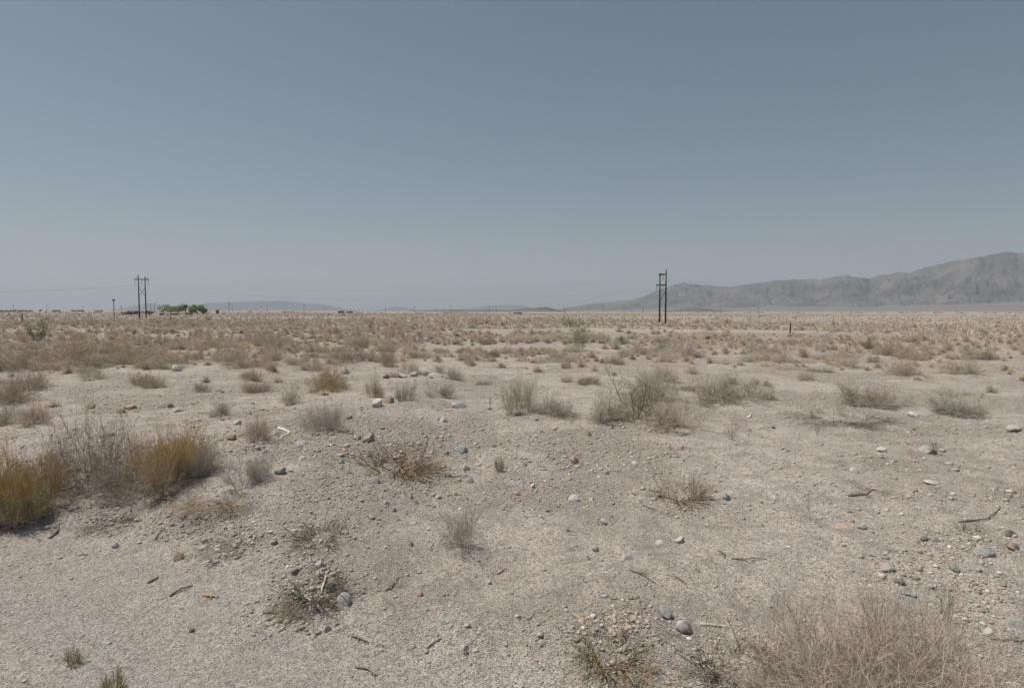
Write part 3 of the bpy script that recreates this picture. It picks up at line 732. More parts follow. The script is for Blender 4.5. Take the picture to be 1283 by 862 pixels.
WHITE = (.64, .61, .56); LGREY = (.50, .475, .43); MGREY = (.38, .365, .33); TANS = (.46, .365, .28); BRN = (.36, .285, .22); DRK = (.26, .235, .205); PINK = (.46, .355, .285); BLUE = (.40, .40, .375)
RK = [
 (719, 628, 17, 20, WHITE, 'white rounded stone alone in the gravel right of centre front'),
 (859, 792, 23, 30, LGREY, 'pale speckled stone with a dark lower half, larger of the front pair'),
 (834, 774, 19, 18, MGREY, 'grey egg-shaped stone, smaller of the front pair'),
 (473, 510, 17, 16, WHITE, 'white round boulder beside a tan one near the centre'),
 (486, 505, 16, 11, TANS, 'tan-orange stone touching the white round boulder'),
 (573, 511, 25, 9, LGREY, 'flat grey slab right of the two round boulders'),
 (556, 529, 12, 8, WHITE, 'white wedge stone with a dark right side below the flat slab'),
 (549, 527, 8, 6, LGREY, 'small pale stone touching the white wedge stone'),
 (462, 554, 22, 12, MGREY, 'grey oval stone at the upper left of the spidery dead plant'),
 (448, 550, 10, 10, BRN, 'brown stone left of the grey oval stone'),
 (441, 545, 9, 7, MGREY, 'small dark stone in the cluster left of the grey oval stone'),
 (445, 551, 8, 6, WHITE, 'little white stone in front of the cluster by the grey oval stone'),
 (438, 525, 9, 8, BRN, 'reddish-brown stone on sand below the white boulder'),
 (577, 567, 19, 10, BLUE, 'blue-grey smooth stone right of the spidery dead plant'),
 (583, 590, 13, 10, WHITE, 'white blocky stone left of the brown broom-like tuft'),
 (590, 605, 14, 8, BLUE, 'blue-grey stone below the brown broom-like tuft'),
 (552, 583, 16, 6, PINK, 'flat pinkish stone right of the spidery dead plant'),
 (560, 570, 9, 6, DRK, 'dark stone just left of the blue-grey smooth stone'),
 (378, 576, 10, 8, WHITE, 'white stone in the gravel left of the spidery dead plant'),
 (428, 581, 9, 8, LGREY, 'pale grey stone nearer the spidery dead plant on its left'),
 (375, 558, 16, 6, LGREY, 'flat pale stone above the white stone on the left gravel'),
 (350, 594, 16, 10, MGREY, 'grey stone half buried beside the thin leafless bush'),
 (470, 605, 12, 12, LGREY, 'grey pointed stone below the spidery dead plant'),
 (484, 632, 8, 6, WHITE, 'bright white small stone in the front centre gravel'),
 (515, 625, 9, 8, MGREY, 'round dark-grey pebble stone, upper of two in front centre'),
 (519, 629, 8, 7, MGREY, 'round dark-grey pebble stone, lower of two in front centre'),
 (494, 641, 8, 8, DRK, 'dark stone below the bright white small stone'),
 (543, 636, 7, 5, BRN, 'small reddish stone right of the round dark-grey pair'),
 (221, 465, 13, 11, WHITE, 'white boulder standing upright on the left flat'),
 (112, 512, 11, 9, BRN, 'brown blocky stone above the tall upright bush'),
 (162, 513, 16, 6, TANS, 'flat tan slab with dark underside above the golden rabbitbrush'),
 (150, 518, 10, 6, TANS, 'tan broken slab left of the flat tan slab'),
 (211, 511, 10, 6, BRN, 'reddish stone right of the flat tan slab'),
 (222, 516, 18, 6, LGREY, 'pale flat stone half hidden behind the golden rabbitbrush'),
 (312, 520, 8, 8, MGREY, 'small dark grey stone on sand right of the spiky shrub'),
 (297, 532, 14, 6, WHITE, 'whitish flat stone in front of the small dark grey stone'),
 (288, 551, 15, 8, BRN, 'brown leaning stone right of the golden rabbitbrush'),
 (484, 474, 10, 6, DRK, 'dark stone at the left end of the grey stone row'),
 (502, 473, 17, 6, LGREY, 'flat grey stone second in the grey stone row'),
 (519, 472, 13, 7, LGREY, 'roundish grey stone third in the grey stone row'),
 (545, 473, 22, 7, LGREY, 'long grey stone at the right end of the grey stone row'),
 (720, 581, 16, 11, TANS, 'tan oblong stone above the white rounded stone'),
 (738, 546, 10, 7, TANS, 'tan-yellow stone on the gravel edge below the middle clump'),
 (712, 601, 12, 6, TANS, 'tan flattish stone just above the white rounded stone'),
 (668, 611, 10, 7, WHITE, 'white and dark little stone left of the white rounded stone'),
 (657, 584, 8, 7, DRK, 'dark stone at the left of the gravel right of the broom-like tuft'),
 (649, 620, 12, 6, TANS, 'low tan stone left below the white and dark little stone'),
 (796, 620, 10, 10, WHITE, 'white chip left of the flat reddish-brown dead shrub'),
 (806, 614, 7, 8, WHITE, 'second smaller white chip beside the dead shrub'),
 (852, 563, 10, 6, TANS, 'solitary tan stone on smooth sand above the dead shrub'),
 (911, 627, 13, 10, BLUE, 'round grey stone on sand right of the dead shrub'),
 (712, 666, 8, 5, BRN, 'red-brown stone in the gravel below the white rounded stone'),
 (786, 701, 20, 10, LGREY, 'flat pale grey stone in the gravel above the straw heap'),
 (853, 680, 18, 9, WHITE, 'whitish crumbly stone above the front pair of stones'),
 (827, 682, 11, 7, WHITE, 'smaller whitish stone left of the crumbly one'),
 (747, 690, 11, 7, MGREY, 'grey pebble stone left of the flat pale grey stone'),
 (757, 657, 11, 8, WHITE, 'pale stone up the slope from the grey pebble stone'),
 (400, 712, 13, 13, WHITE, 'bright white round stone above the broken stub on the windrow'),
 (430, 757, 19, 15, LGREY, 'pale greenish stone bedded right of the broken stub'),
 (409, 791, 11, 10, LGREY, 'grey and white stone below the broken stub'),
 (515, 684, 8, 11, BRN, 'brown upright chip of stone left of the grey-green wispy shrub'),
 (555, 782, 9, 14, BLUE, 'blue-grey upright pebble stone in the front gravel'),
 (613, 731, 8, 8, WHITE, 'white pebble stone below the grey-green wispy shrub'),
 (525, 746, 11, 9, PINK, 'pinkish stone in the front gravel'),
 (144, 686, 9, 8, WHITE, 'white stone with a dark side on the left shoulder'),
 (220, 702, 14, 10, TANS, 'tan clod stone on the shoulder below the left windrow'),
 (240, 792, 7, 7, DRK, 'dark round pebble stone on the smooth lower left shoulder'),
 (584, 820, 7, 7, DRK, 'small dark stone on the right part of the front shoulder'),
 (582, 815, 12, 8, WHITE, 'whitish flat pebble stone by the small dark stone on the shoulder'),
 (1240, 698, 25, 11, MGREY, 'large grey wedge stone near the right edge'),
 (1216, 708, 15, 8, LGREY, 'pale grey flat stone left below the large grey wedge'),
 (1115, 715, 21, 9, (.50, .44, .39), 'pale rounded oblong stone above the big front bush'),
 (1139, 746, 20, 6, MGREY, 'long grey stone at the upper right of the big front bush'),
 (1130, 732, 13, 9, DRK, 'dark stone between the pale oblong and the long grey stone'),
 (1197, 716, 11, 9, MGREY, 'dark tilted stone left of the pale grey flat one'),
 (1160, 678, 10, 6, DRK, 'dark stone at the top of the right-hand gravel bank'),
 (1173, 679, 9, 6, MGREY, 'grey cobble stone next to the dark stone on the right-hand bank'),
 (1272, 690, 16, 8, BRN, 'brown flat stone cut close to the right edge'),
 (1270, 672, 13, 8, DRK, 'dark stone above the brown flat stone at the right edge'),
 (1275, 786, 20, 11, MGREY, 'grey stone at the right edge beside the big front bush'),
 (1241, 795, 12, 8, WHITE, 'whitish stone right of the big front bush'),
 (1060, 662, 24, 7, PINK, 'flat pinkish slab flush with the sand at right'),
 (1083, 663, 14, 7, MGREY, 'dark thin stone right of the pinkish slab'),
 (972, 628, 10, 7, WHITE, 'white chip on open sand at right'),
 (1107, 566, 13, 6, WHITE, 'pale flat chip on sand below the dark mat'),
 (1071, 592, 10, 6, WHITE, 'second pale chip further down the right-hand sand'),
 (1169, 607, 22, 5, WHITE, 'long whitish sliver of stone on the right-hand sand'),
 (1168, 568, 22, 9, LGREY, 'grey-green stone under the twisted dark twig cluster'),
 (939, 540, 7, 5, BRN, 'dark small stone alone on sand below the wide low shrub'),
 (940, 523, 10, 4, WHITE, 'white sliver on pale sand below the wide low shrub'),
 (697, 521, 11, 8, LGREY, 'grey stone under the low tan shrub of the pair'),
 (650, 520, 12, 7, LGREY, 'grey stone under the tall tan shrub of the pair'),
 (1145, 522, 12, 6, WHITE, 'whitish flat chip between the dark mat and the grey sprawling shrub'),
 (1275, 540, 18, 7, LGREY, 'pale low stone at the right edge of the middle distance'),
]
for i, (x, y, w, h, c, lab) in enumerate(RK):
    g = np.random.default_rng(800 + i)
    p, d = at(x, y)
    o = link('stone', ROCKS[i % len(ROCKS)])
    wm = w * d / FPX / 2 * .86
    # seen at a slant: height follows from the outline less the foreshortened depth
    el = (CAMZ - p[2]) / d
    ay = wm * g.uniform(.7, 1.0)
    hm = min(max((h * d / FPX - .9 * ay * el) / 1.3, wm * .26), wm * 1.1)
    o.scale = (wm, ay, hm)
    o.location = (p[0], p[1] + ay * .5, float(H(p[0], p[1] + ay * .5)) + hm * .2)
    o.rotation_euler = (g.uniform(-.15, .15), g.uniform(-.15, .15), g.uniform(-.5, .5))
    k = g.uniform(.9, 1.1); o.color = (c[0] * k, c[1] * k, c[2] * k, 1)
    tag(o, lab, 'stone')

# scattered loose stones: individuals, then the uncountable gravel
def grav_density(x, y):
    b = berm_dist(x, y)
    d = fbm(x / 2.1, y / 2.1, 91, 4)
    p = .2 + .8 * ss(.42, .62, d)
    return p * (.12 + .88 * ss(-.6, .3, b))
g = np.random.default_rng(990)
n = 9000; a = np.radians(g.uniform(-44, 44, n)); r = 4 * (40 / 4) ** g.uniform(0, 1, n); x = np.sin(a) * r; y = np.cos(a) * r
m = (g.uniform(0, 1, n) < grav_density(x, y)) & (berm_dist(x, y) > -.3)
x, y, r = x[m], y[m], r[m]
s = np.clip(np.exp(g.normal(math.log(.019), .45, len(x))), .009, .10) * (r / 9) ** .5
big = np.argsort(-s / r)[:190]
SP = [WHITE, LGREY, MGREY, TANS, BRN, DRK, PINK]; SPP = np.array([.14, .22, .18, .2, .12, .09, .05])
for i in big:
    o = link('stone', ROCKS[g.integers(0, len(ROCKS))])
    o.scale = (s[i] * g.uniform(.8, 1.1), s[i] * g.uniform(.65, 1), s[i] * g.uniform(.3, .55))
    o.location = (x[i], y[i], float(H(x[i], y[i])) + s[i] * .08); o.rotation_euler = (g.uniform(-.3, .3), g.uniform(-.3, .3), g.uniform(0, 6.28))
    c = SP[g.choice(7, p=SPP)]; k = g.uniform(.85, 1.1); o.color = (c[0] * k, c[1] * k, c[2] * k, 1)
    tag(o, 'small loose stone, one of many alike strewn over the gravelly sand', 'stone', 'small loose stones strewn on the sand')

V1, F1 = ico(1)
OV = np.array([[1, 0, 0], [-1, 0, 0], [0, 1, 0], [0, -1, 0], [0, 0, 1], [0, 0, -1]], float); OF = np.array([[0, 2, 4], [2, 1, 4], [1, 3, 4], [3, 0, 4], [2, 0, 5], [1, 2, 5], [3, 1, 5], [0, 3, 5]])
IVv, IFf = ico(1)
def pebbles(n, r0, r1, med, sig, BV, BF, seed, lo, hi):
    g = np.random.default_rng(seed)
    a = np.radians(g.uniform(-46, 46, n)); r = np.exp(g.uniform(math.log(r0), math.log(r1), n))
    x = np.sin(a) * r; y = np.cos(a) * r
    m = g.uniform(0, 1, n) < grav_density(x, y); x, y, r = x[m], y[m], r[m]; n = len(x)
    s = np.clip(np.exp(g.normal(math.log(med), sig, n)), lo, hi)
    z = H(x, y)
    V = BV[None] * np.stack([s * g.uniform(.7, 1.2, n), s * g.uniform(.6, 1.1, n), s * g.uniform(.3, .65, n)], 1)[:, None]
    V = V * g.uniform(.72, 1.2, (n, len(BV), 1))
    th = g.uniform(0, 6.28, n); c, q = np.cos(th)[:, None], np.sin(th)[:, None]
    V = np.stack([V[..., 0] * c - V[..., 1] * q, V[..., 0] * q + V[..., 1] * c, V[..., 2]], -1)
    V = V + np.stack([x, y, z + s * .15], 1)[:, None]
    F = (BF[None] + (np.arange(n) * len(BV))[:, None, None]).reshape(-1, 3)
    pc = np.array(SP) * .88; sand = np.array((.38, .325, .275))
    col = pc[g.choice(7, n, p=SPP)] * g.uniform(.75, 1.15, n)[:, None]
    mixw = g.uniform(0, 1, n)[:, None] ** .6
    col = col * (1 - mixw * .75) + sand * mixw * .75
    return V.reshape(-1, 3), F, np.repeat(col, len(BV), 0)
gm = MB()
for args in ((170000, 3.2, 10, .005, .45, OV, OF, 1, .0025, .014), (34000, 3.2, 14, .0105, .45, IVv, IFf, 2, .005, .034), (100000, 8, 26, .011, .45, OV, OF, 3, .005, .04), (32000, 10, 45, .021, .45, IVv, IFf, 4, .01, .075)):
    V, F, T = pebbles(*args)
    gm.f3.append(F + gm.n); gm.v.append(V); gm.t.append(T); gm.n += len(V)
# crumbled clods of earth turned up along the windrow and round the dead plants
g = np.random.default_rng(1250)
cx, cy = [], []
for (a, b, sx, sy, n) in ((296, 690, 42, 16, 420), (395, 738, 40, 30, 380), (360, 770, 50, 25, 200), (770, 800, 40, 36, 380), (130, 655, 40, 10, 160), (220, 660, 70, 14, 220), (660, 590, 40, 34, 320), (530, 620, 60, 25, 260), (1210, 690, 60, 22, 420), (1140, 725, 60, 22, 260), (1230, 760, 40, 50, 260), (497, 580, 40, 14, 160), (420, 680, 50, 18, 200), (930, 830, 50, 22, 200), (1040, 640, 90, 40, 160), (860, 640, 70, 14, 160)):
    for k in range(n):
        q = flat(a + g.normal(0, sx * .6), max(b + g.normal(0, sy * .6), 480)); cx.append(q[0]); cy.append(q[1])
cx, cy = np.array(cx), np.array(cy); n = len(cx); sz = np.clip(np.exp(g.normal(math.log(.012), .5, n)), .005, .045)
V = V1[None] * np.stack([sz * g.uniform(.7, 1.2, n), sz * g.uniform(.7, 1.2, n), sz * g.uniform(.5, .8, n)], 1)[:, None] * g.uniform(.65, 1.25, (n, len(V1), 1)) + np.stack([cx, cy, H(cx, cy) + sz * .2], 1)[:, None]
F = (F1[None] + (np.arange(n) * len(V1))[:, None, None]).reshape(-1, 3)
ct = np.array((.36, .305, .25)) * g.uniform(.7, 1.15, n)[:, None]; ct[::4] = np.array(LGREY) * g.uniform(.7, 1.2, (len(ct[::4]), 1))
gm.f3.append(F + gm.n); gm.v.append(V.reshape(-1, 3)); gm.t.append(np.repeat(ct, len(V1), 0)); gm.n += V.shape[0] * V.shape[1]
o = link('gravel', gm.mesh('gravel', M_PEB), kind='stuff'); tag(o, 'fine loose gravel and pebbles strewn over the sand', 'gravel')

# ------------------------------------------------------------------ sticks
STK = [((62, 675), (74, 655), 3, DARK, 'thin dark stick on the left shoulder edge'), ((196, 675), (206, 662), 2, DARK, 'short slanting twig below the left windrow'),
 ((213, 747), (241, 734), 3, DARK, 'dark curved stick on the lower left shoulder'), ((255, 746), (274, 748), 4, BROWN, 'short thick stick lying level on the shoulder'),
 ((185, 731), (198, 722), 3, DARK, 'little bent stick left of the dark curved stick'), ((441, 797), (462, 806), 3, DARK, 'curved twig arching on the front shoulder'),
 ((445, 836), (472, 847), 3, DARK, 'straight dark stick at the bottom centre'), ((535, 812), (553, 800), 3, GREY, 'grey stick slanting in the front gravel'),
 ((484, 741), (500, 724), 2, DARK, 'thin twig right of the pale greenish stone'), ((403, 745), (410, 715), 3, PALE, 'bleached upright-lying stalk below the white round stone'),
 ((330, 768), (350, 768), 3, DARK, 'dark stick left of the broken stub'), ((362, 778), (392, 774), 2, BROWN, 'long thin brown stick below the broken stub'),
 ((788, 714), (822, 732), 2, DARK, 'long thin dark twig right of the flat pale grey stone'), ((845, 722), (862, 738), 2, DARK, 'thin twig above the front pair of stones'),
 ((878, 782), (910, 784), 5, GREY, 'grey level branch just right of the front pair of stones'), ((960, 815), (1003, 855), 7, (.14, .125, .10), 'dark weathered branch at the left foot of the big front bush'),
 ((797, 858), (830, 840), 3, BROWN, 'brown stalk at the bottom edge below the straw heap'), ((718, 770), (732, 785), 3, BROWN, 'brown stalk left of the straw heap'),
 ((916, 700), (960, 700), 2, DARK, 'thin level twig on the sand left of the big front bush'), ((900, 690), (908, 700), 2, DARK, 'short dark twig above the gravel right of centre'),
 ((1200, 655), (1253, 637), 2, DARK, 'long thin arching branch beside the grey-green sprig'), ((1060, 622), (1095, 612), 3, DARK, 'dark stick on open sand at right'),
 ((347, 537), (353, 550), 3, WHITE, 'pale bleached stake-like stick left of the round grey shrub'), ((978, 561), (990, 566), 3, DARK, 'short dark stick below the tiny forked sprig'),
 ((1240, 800), (1283, 803), 3, DARK, 'dark twig at the right edge below the whitish stone'), ((805, 632), (818, 643), 2, DARK, 'short thin twig below the two white chips'),
 ((622, 720), (632, 712), 3, BROWN, 'short brown twig near the white pebble stone')]
for i, (p0, p1, w, c, lab) in enumerate(STK):
    g = np.random.default_rng(1100 + i)
    a, da = at(*p0); b, db = at(*p1)
    K = 7; t = np.linspace(0, 1, K)[:, None]
    P = a + (b - a) * t
    ln = np.linalg.norm(b - a); sd = np.array([-(b - a)[1], (b - a)[0], 0]) / (ln + 1e-6)
    P = P + sd * (np.sin(t * math.pi) * g.uniform(-.12, .12) * ln) + g.normal(0, .012 * ln, (K, 3)) * [1, 1, 0]
    P[:, 2] = H(P[:, 0], P[:, 1]) + .006 + min(.02, .08 * ln) * np.sin(t[:, 0] * math.pi) * g.uniform(.2, 1.2)
    rd = w * da / FPX / 2 * .95
    m = MB(); m.tube(P - a, rd * np.linspace(1, .4, K), 6)
    for q in range(0 if c is WHITE else g.integers(1, 4)):
        k = g.integers(2, K - 1); dd = unit((b - a) / ln + sd * g.choice([-1, 1]) * g.uniform(.5, 1.2)); e = P[k] + dd * ln * g.uniform(.15, .35)
        mid_ = (P[k] + e) / 2 + g.normal(0, .02 * ln, 3)
        e[2] = float(H(e[0], e[1])) + g.uniform(.003, .03); m.tube(np.array([P[k], mid_, e]) - a, rd * np.array([.55, .42, .25]), 5)
    o = link('dead_stick', m.mesh('dead_stick', M_WOOD, True), loc=a); o.color = (*c, 1)
    tag(o, lab, 'stick')

# straw and twig litter along the windrow
g = np.random.default_rng(1300)
lx, ly, ll = [], [], []
for (cx, cy, sx, sy, n) in ((260, 690, 90, 40, 260), (390, 750, 60, 45, 300), (770, 800, 60, 40, 380), (930, 830, 90, 30, 260), (480, 800, 120, 30, 120), (700, 760, 260, 80, 160), (160, 660, 90, 25, 200), (497, 585, 60, 20, 160), (290, 630, 60, 25, 220), (860, 620, 50, 18, 120), (1080, 700, 160, 40, 120), (520, 620, 260, 60, 200), (1060, 530, 70, 12, 100)):
    for k in range(n):
        q = flat(cx + g.normal(0, sx * .55), max(cy + g.normal(0, sy * .5), 470)); lx.append(q[0]); ly.append(q[1])
lx, ly = np.array(lx), np.array(ly); n = len(lx)
ln = np.exp(g.normal(math.log(.045), .5, n)); th = g.uniform(0, 6.28, n)
e = np.stack([np.cos(th), np.sin(th)], 1) * ln[:, None]
p0 = np.stack([lx, ly, H(lx, ly) + .003], 1); x1, y1 = lx + e[:, 0], ly + e[:, 1]; p2 = np.stack([x1, y1, H(x1, y1) + .004 + g.exponential(.006, n)], 1)
p1 = (p0 + p2) / 2 + np.stack([g.normal(0, .1, n) * ln, g.normal(0, .1, n) * ln, np.abs(g.normal(0, .06, n)) * ln], 1); 
lm = MB(); cc = np.array([BROWN, DARK, TAN, PALE, GREY])[g.integers(0, 5, n)] * g.uniform(.7, 1.2, n)[:, None]
rod(lm, np.stack([p0, p1, p2], 1), np.stack([np.full(n, .004), np.full(n, .004), np.full(n, .002)], 1) * g.uniform(.6, 1.7, n)[:, None], g, cc)
o = link('twig_litter', lm.mesh('twig_litter', M_WOOD), kind='stuff'); tag(o, 'scattered straw and broken twig litter on the ground', 'litter')

# ------------------------------------------------------------------ transmission structures
POLE = (.085, .062, .048); STEEL = (.11, .11, .11)
def h_frame(px, dist, hgt, gap, hdg, kind, label):
    base = polar(px, dist)
    root = bpy.data.objects.new('transmission_structure', None); COL.objects.link(root)
    root.location = base; root.rotation_euler = (0, 0, hdg)
    ca, sa = math.cos(hdg), math.sin(hdg)
    ends = []
    def part(nm, m, c):
        o = link(nm, m.mesh(nm, M_WOOD), root); o.color = (*c, 1); return o
    for sx, dh in ((-1, kind == 'low' and -.6 or .55), (1, kind == 'low' and .35 or .0)):
        m = MB(); xx = sx * gap / 2; wx = base[0] + ca * xx; wy = base[1] + sa * xx
        z0 = float(H(wx, wy)) - base[2] - .8
        m.tube([(xx, 0, z0), (xx, 0, hgt * .5), (xx, 0, hgt + dh)], [.23, .20, .15], 10); part('pole', m, POLE)
    def arm(z, x0, x1, nm='crossarm'):
        m = MB(); m.box(((x0 + x1) / 2, .22, z), (x1 - x0, .12, .3)); m.box(((x0 + x1) / 2, -.22, z), (x1 - x0, .12, .3)); part(nm, m, (.10, .085, .07))
    def ins(x, z, ln):
        m = MB(); P = [(x, 0, z + .05)]; rr = [.03]
        K = 9
        for k in range(K): 
            zz = z - ln * (k + .2) / K; P += [(x, 0, zz), (x, 0, zz - ln * .03), (x, 0, zz - ln * .06)]; rr += [.03, .13, .03]
        P.append((x, 0, z - ln)); rr.append(.04)
        m.tube(P, rr, 8); part('insulator_string', m, (.13, .125, .12))
        ends.append(np.array([base[0] + ca * x, base[1] + sa * x, base[2] + z - ln]))
    def brace(x0, z0, x1, z1):
        m = MB(); m.tube([(x0, .16, z0), (x1, .16, z1)], .07, 6); part('brace', m, (.10, .085, .07))
    h = gap / 2
    if kind == 'cross':
        arm(hgt - 1.0, -h - 1.15, h + 1.15)
        for x in (-h - 1.05, 0, h + 1.05): ins(x, hgt - 1.1, 2.0)
        brace(-h, hgt * .75, h, hgt * .53); m = MB(); m.tube([(h, -.16, hgt * .75), (-h, -.16, hgt * .53)], .07, 6); part('brace', m, (.10, .085, .07))
        for sx in (-1, 1):
            m = MB(); m.tube([(sx * (h + 1.1), .1, hgt - .9), (sx * h, .1, hgt - .1)], .05, 6); part('arm_brace', m, (.10, .085, .07))
    else:
        arm(hgt - .75, -h - .1, h + .1); ins(0, hgt - .85, 1.35)
        arm(hgt - 3.3, -h - .85, h + .1); ins(-h - .75, hgt - 3.4, 1.25); ins(0, hgt - 3.4, 1.25)
        brace(-h, hgt * .42, h, hgt * .64)
        m = MB(); m.box((-h, 0, hgt - .75), (.55, .55, .5)); part('transformer_cap', m, (.08, .075, .07))
    tag(root, label, 'power pole')
    return ends
EL = h_frame(178.8, 250, 14.9, 2.0, R(-31) * -1 - R(4), 'cross', 'wooden H-frame power pole with X brace standing at the far left')
ER = h_frame(830.2, 152, 12.75, 1.42, R(-14) + R(0), 'low', 'two-legged wooden power pole with a stepped left arm right of centre')

def wire(a, b, sag, rad, label, name='power_line'):
    t = np.linspace(0, 1, 60)[:, None]
    P = a + (b - a) * t; P[:, 2] -= sag * 4 * t[:, 0] * (1 - t[:, 0])
    m = MB(); m.tube(P - a, rad, 5)
    o = link(name, m.mesh(name, M_WOOD), loc=a); o.color = (.3, .3, .3, 1)
    tag(o, label, 'power line')
NM = ('left', 'middle', 'right'); NR = ('top', 'lower left', 'lower middle')
far_l = polar(-620, 330); far_r = polar(1700, 220)
for k in range(3):
    wire(EL[k], ER[(1, 2, 0)[k]], 3.6 if k < 2 else 2.2, .011, f'thin power line between the two power poles, from the {NM[k]} insulator of the X-braced one')
    e = far_l + np.array([k * 2.5, -k * 3, 13.5]); wire(EL[k], e, 4.0, .011, f'thin power line running off to the left from the X-braced pole, {NM[k]} one')
    e = far_r + np.array([k * 2.0, k * 2, 15.5 + (1.5 if k == 0 else 0)]); wire(ER[k], e, 4.0, .009, f'thin power line running off to the right from the two-legged pole, {NR[k]} one')

# ------------------------------------------------------------------ small roadside poles and posts
def utility(px, dist, top_y, label, arms=1, rad=.15):
    b = polar(px, dist); d = ray(px, top_y); hl = math.hypot(d[0], d[1]); top = CAMZ + d[2] / hl * dist
    hgt = top - b[2]
    root = bpy.data.objects.new('utility_pole', None); COL.objects.link(root); root.location = b; root.rotation_euler = (0, 0, R(random.uniform(-25, 25)))
    m = MB(); m.tube([(0, 0, -.5), (0, 0, hgt)], [rad, rad * .7], 8); o = link('pole', m.mesh('pole', M_WOOD), root); o.color = (.10, .08, .065, 1)
    m = MB()
    for k in range(arms): m.box((0, .15, hgt - .5 - k * .9), (2.4, .12, .14))
    o = carm = link('crossarm', m.mesh('crossarm', M_WOOD), root); o.color = (.10, .08, .065, 1)
    for sx in (-1.05, -.45, .45, 1.05):
        m = MB(); m.tube([(sx, .15, hgt - .43), (sx, .15, hgt - .2)], [.05, .06], 6); o = link('insulator', m.mesh('insulator', M_WOOD), carm); o.color = (.3, .3, .3, 1)
    tag(root, label, 'utility pole', 'utility poles along the horizon')
UP = [(17, 800, 382), (59, 820, 381.5), (104, 900, 383), (152, 700, 382.5), (189, 620, 380.5), (193.5, 560, 380), (287, 560, 378.2), (291.5, 800, 383), (335, 780, 382.5), (381, 640, 381.5), (427, 760, 383.5), (483, 700, 383.5), (519, 900, 383.5), (565, 760, 383), (613, 640, 383), (622, 900, 384.5), (707.5, 700, 384.5), (755.5, 640, 381.5), (806, 800, 385), (853, 900, 385.5), (903, 800, 384), (950, 780, 385.5), (1001, 820, 386)]
def ulabel(i):
    if i == 4: return 'left one of two close utility poles just right of the X-braced pole'
    if i == 5: return 'right one of two close utility poles just right of the X-braced pole'
    if i == 6: return 'utility pole right of the green trees, tallest of the horizon row'
    return None
for i, (x, d, ty) in enumerate(UP):
    utility(x, d, ty, ulabel(i) or 'thin distant utility pole with a crossarm on the horizon', 1 if i % 3 else 2, .16)

def post(px, py, h, w, label, nm='wooden_post', c=(.11, .085, .065), cap=False):
    p, d = at(px, py); hm = h * d / FPX; wm = w * d / FPX
    root = bpy.data.objects.new(nm, None); COL.objects.link(root); root.location = p
    m = MB(); m.tube([(0, 0, -.3), (0, 0, hm * .5), (0.01, 0, hm * .96), (0.01, 0, hm)], [wm / 2, wm / 2 * .95, wm / 2 * .9, wm / 2 * .55], 8)
    o = link('shaft', m.mesh('shaft', M_WOOD), root); o.color = (*c, 1)
    m = MB()
    if cap:
        m.box((0, 0, hm - .12), (wm * 3.0, wm * 2.0, .32)); m.box((0, 0, hm - .42), (wm * 1.6, wm * 1.4, .28))
        o = link('head_box', m.mesh('head_box', M_PLAIN), root); o.color = (.16, .16, .16, 1)
    else:
        m.box((0, 0, hm * .8), (wm * 1.25, wm * 1.25, .05)); o = link('wire_tie', m.mesh('wire_tie', M_PLAIN), root); o.color = (.2, .2, .2, 1)
    tag(root, label, 'post')
post(990, 417.5, 12.5, 1.7, 'short dark wooden post on a pale patch of the right flat')
post(28, 405, 9, 1.2, 'short brown wooden post behind the dark rounded olive bush')
post(143.3, 405, 25, .7, 'slim pole with a small box on top left of the X-braced pole', 'boxed_pole', cap=True)

# ------------------------------------------------------------------ the far homestead: trees, roofs, sheds
def tree(px, dist, top_y, w, label, col, trunk=.25, seed=0, nleaf=3800, cat='tree', nm='desert_tree', wide=1.0):
    g = np.random.default_rng(1500 + seed)
    b = polar(px, dist); d = ray(px, top_y); hl = math.hypot(d[0], d[1]); hgt = CAMZ + d[2] / hl * dist - b[2]
    wm = w * dist / FPX
    root = bpy.data.objects.new(nm, None); COL.objects.link(root); root.location = b
    m = MB(); th = hgt * trunk
    m.tube([(0, 0, -.3), (.1, 0, th * .6), (.05, .1, th * 1.5)], [.28, .2, .14], 8)
    nb = 9; cl = []
    for k in range(nb):
        a = k * 2.4 + g.uniform(-.4, .4); ex = np.array([math.cos(a) * wm * .34 * g.uniform(.4, 1), math.sin(a) * wm * .34 * g.uniform(.4, 1), hgt * g.uniform(.35, .88)])
        m.tube([(0.05, .05, th), ex * np.array([.5, .5, .7]) + [0, 0, th * .2], ex], [.12, .08, .03], 6); cl.append(ex)
    o = link('trunk', m.mesh('trunk', M_WOOD), root); o.color = (.13, .10, .075, 1)
    cl = np.array(cl); i = g.integers(0, nb, nleaf)
    rad = np.array([wm * .24, wm * .24, hgt * .20]) * g.uniform(.6, 1.15, (nb, 1))
    p = cl[i] + unit(g.normal(size=(nleaf, 3))) * (g.uniform(0, 1, (nleaf, 1)) ** .45) * rad[i]
    p[:, 2] = np.clip(p[:, 2], hgt * .08, hgt * 1.02)
    dd = unit(g.normal(size=(nleaf, 3))); s = g.uniform(.18, .42, nleaf)
    P = np.stack([p, p + dd * s[:, None] * .5, p + dd * s[:, None]], 1); W = np.stack([s * .2, s * .6, s * .15], 1)
    lm = MB(); ribbons(lm, P, W, g, np.ones((nleaf, 3)) * g.uniform(.65, 1.35, (nleaf, 1)) * g.uniform(.85, 1.15, (nb, 1))[i])
    o = link('crown', lm.mesh('crown', M_LEAF), root); o.color = (*col, 1)
    tag(root, label, cat)
tree(204.5, 425, 381.6, 14, 'small pale open tree at the left of the far green trees', (.32, .33, .22), seed=1, nleaf=1500)
tree(213, 430, 382.6, 13, 'low grey-green tree between the pale one and the round one', (.28, .31, .2), seed=2, nleaf=1800)
tree(223, 420, 379.8, 22, 'rounded olive-green tree, tallest of the far group', (.28, .31, .16), seed=3, nleaf=5200)
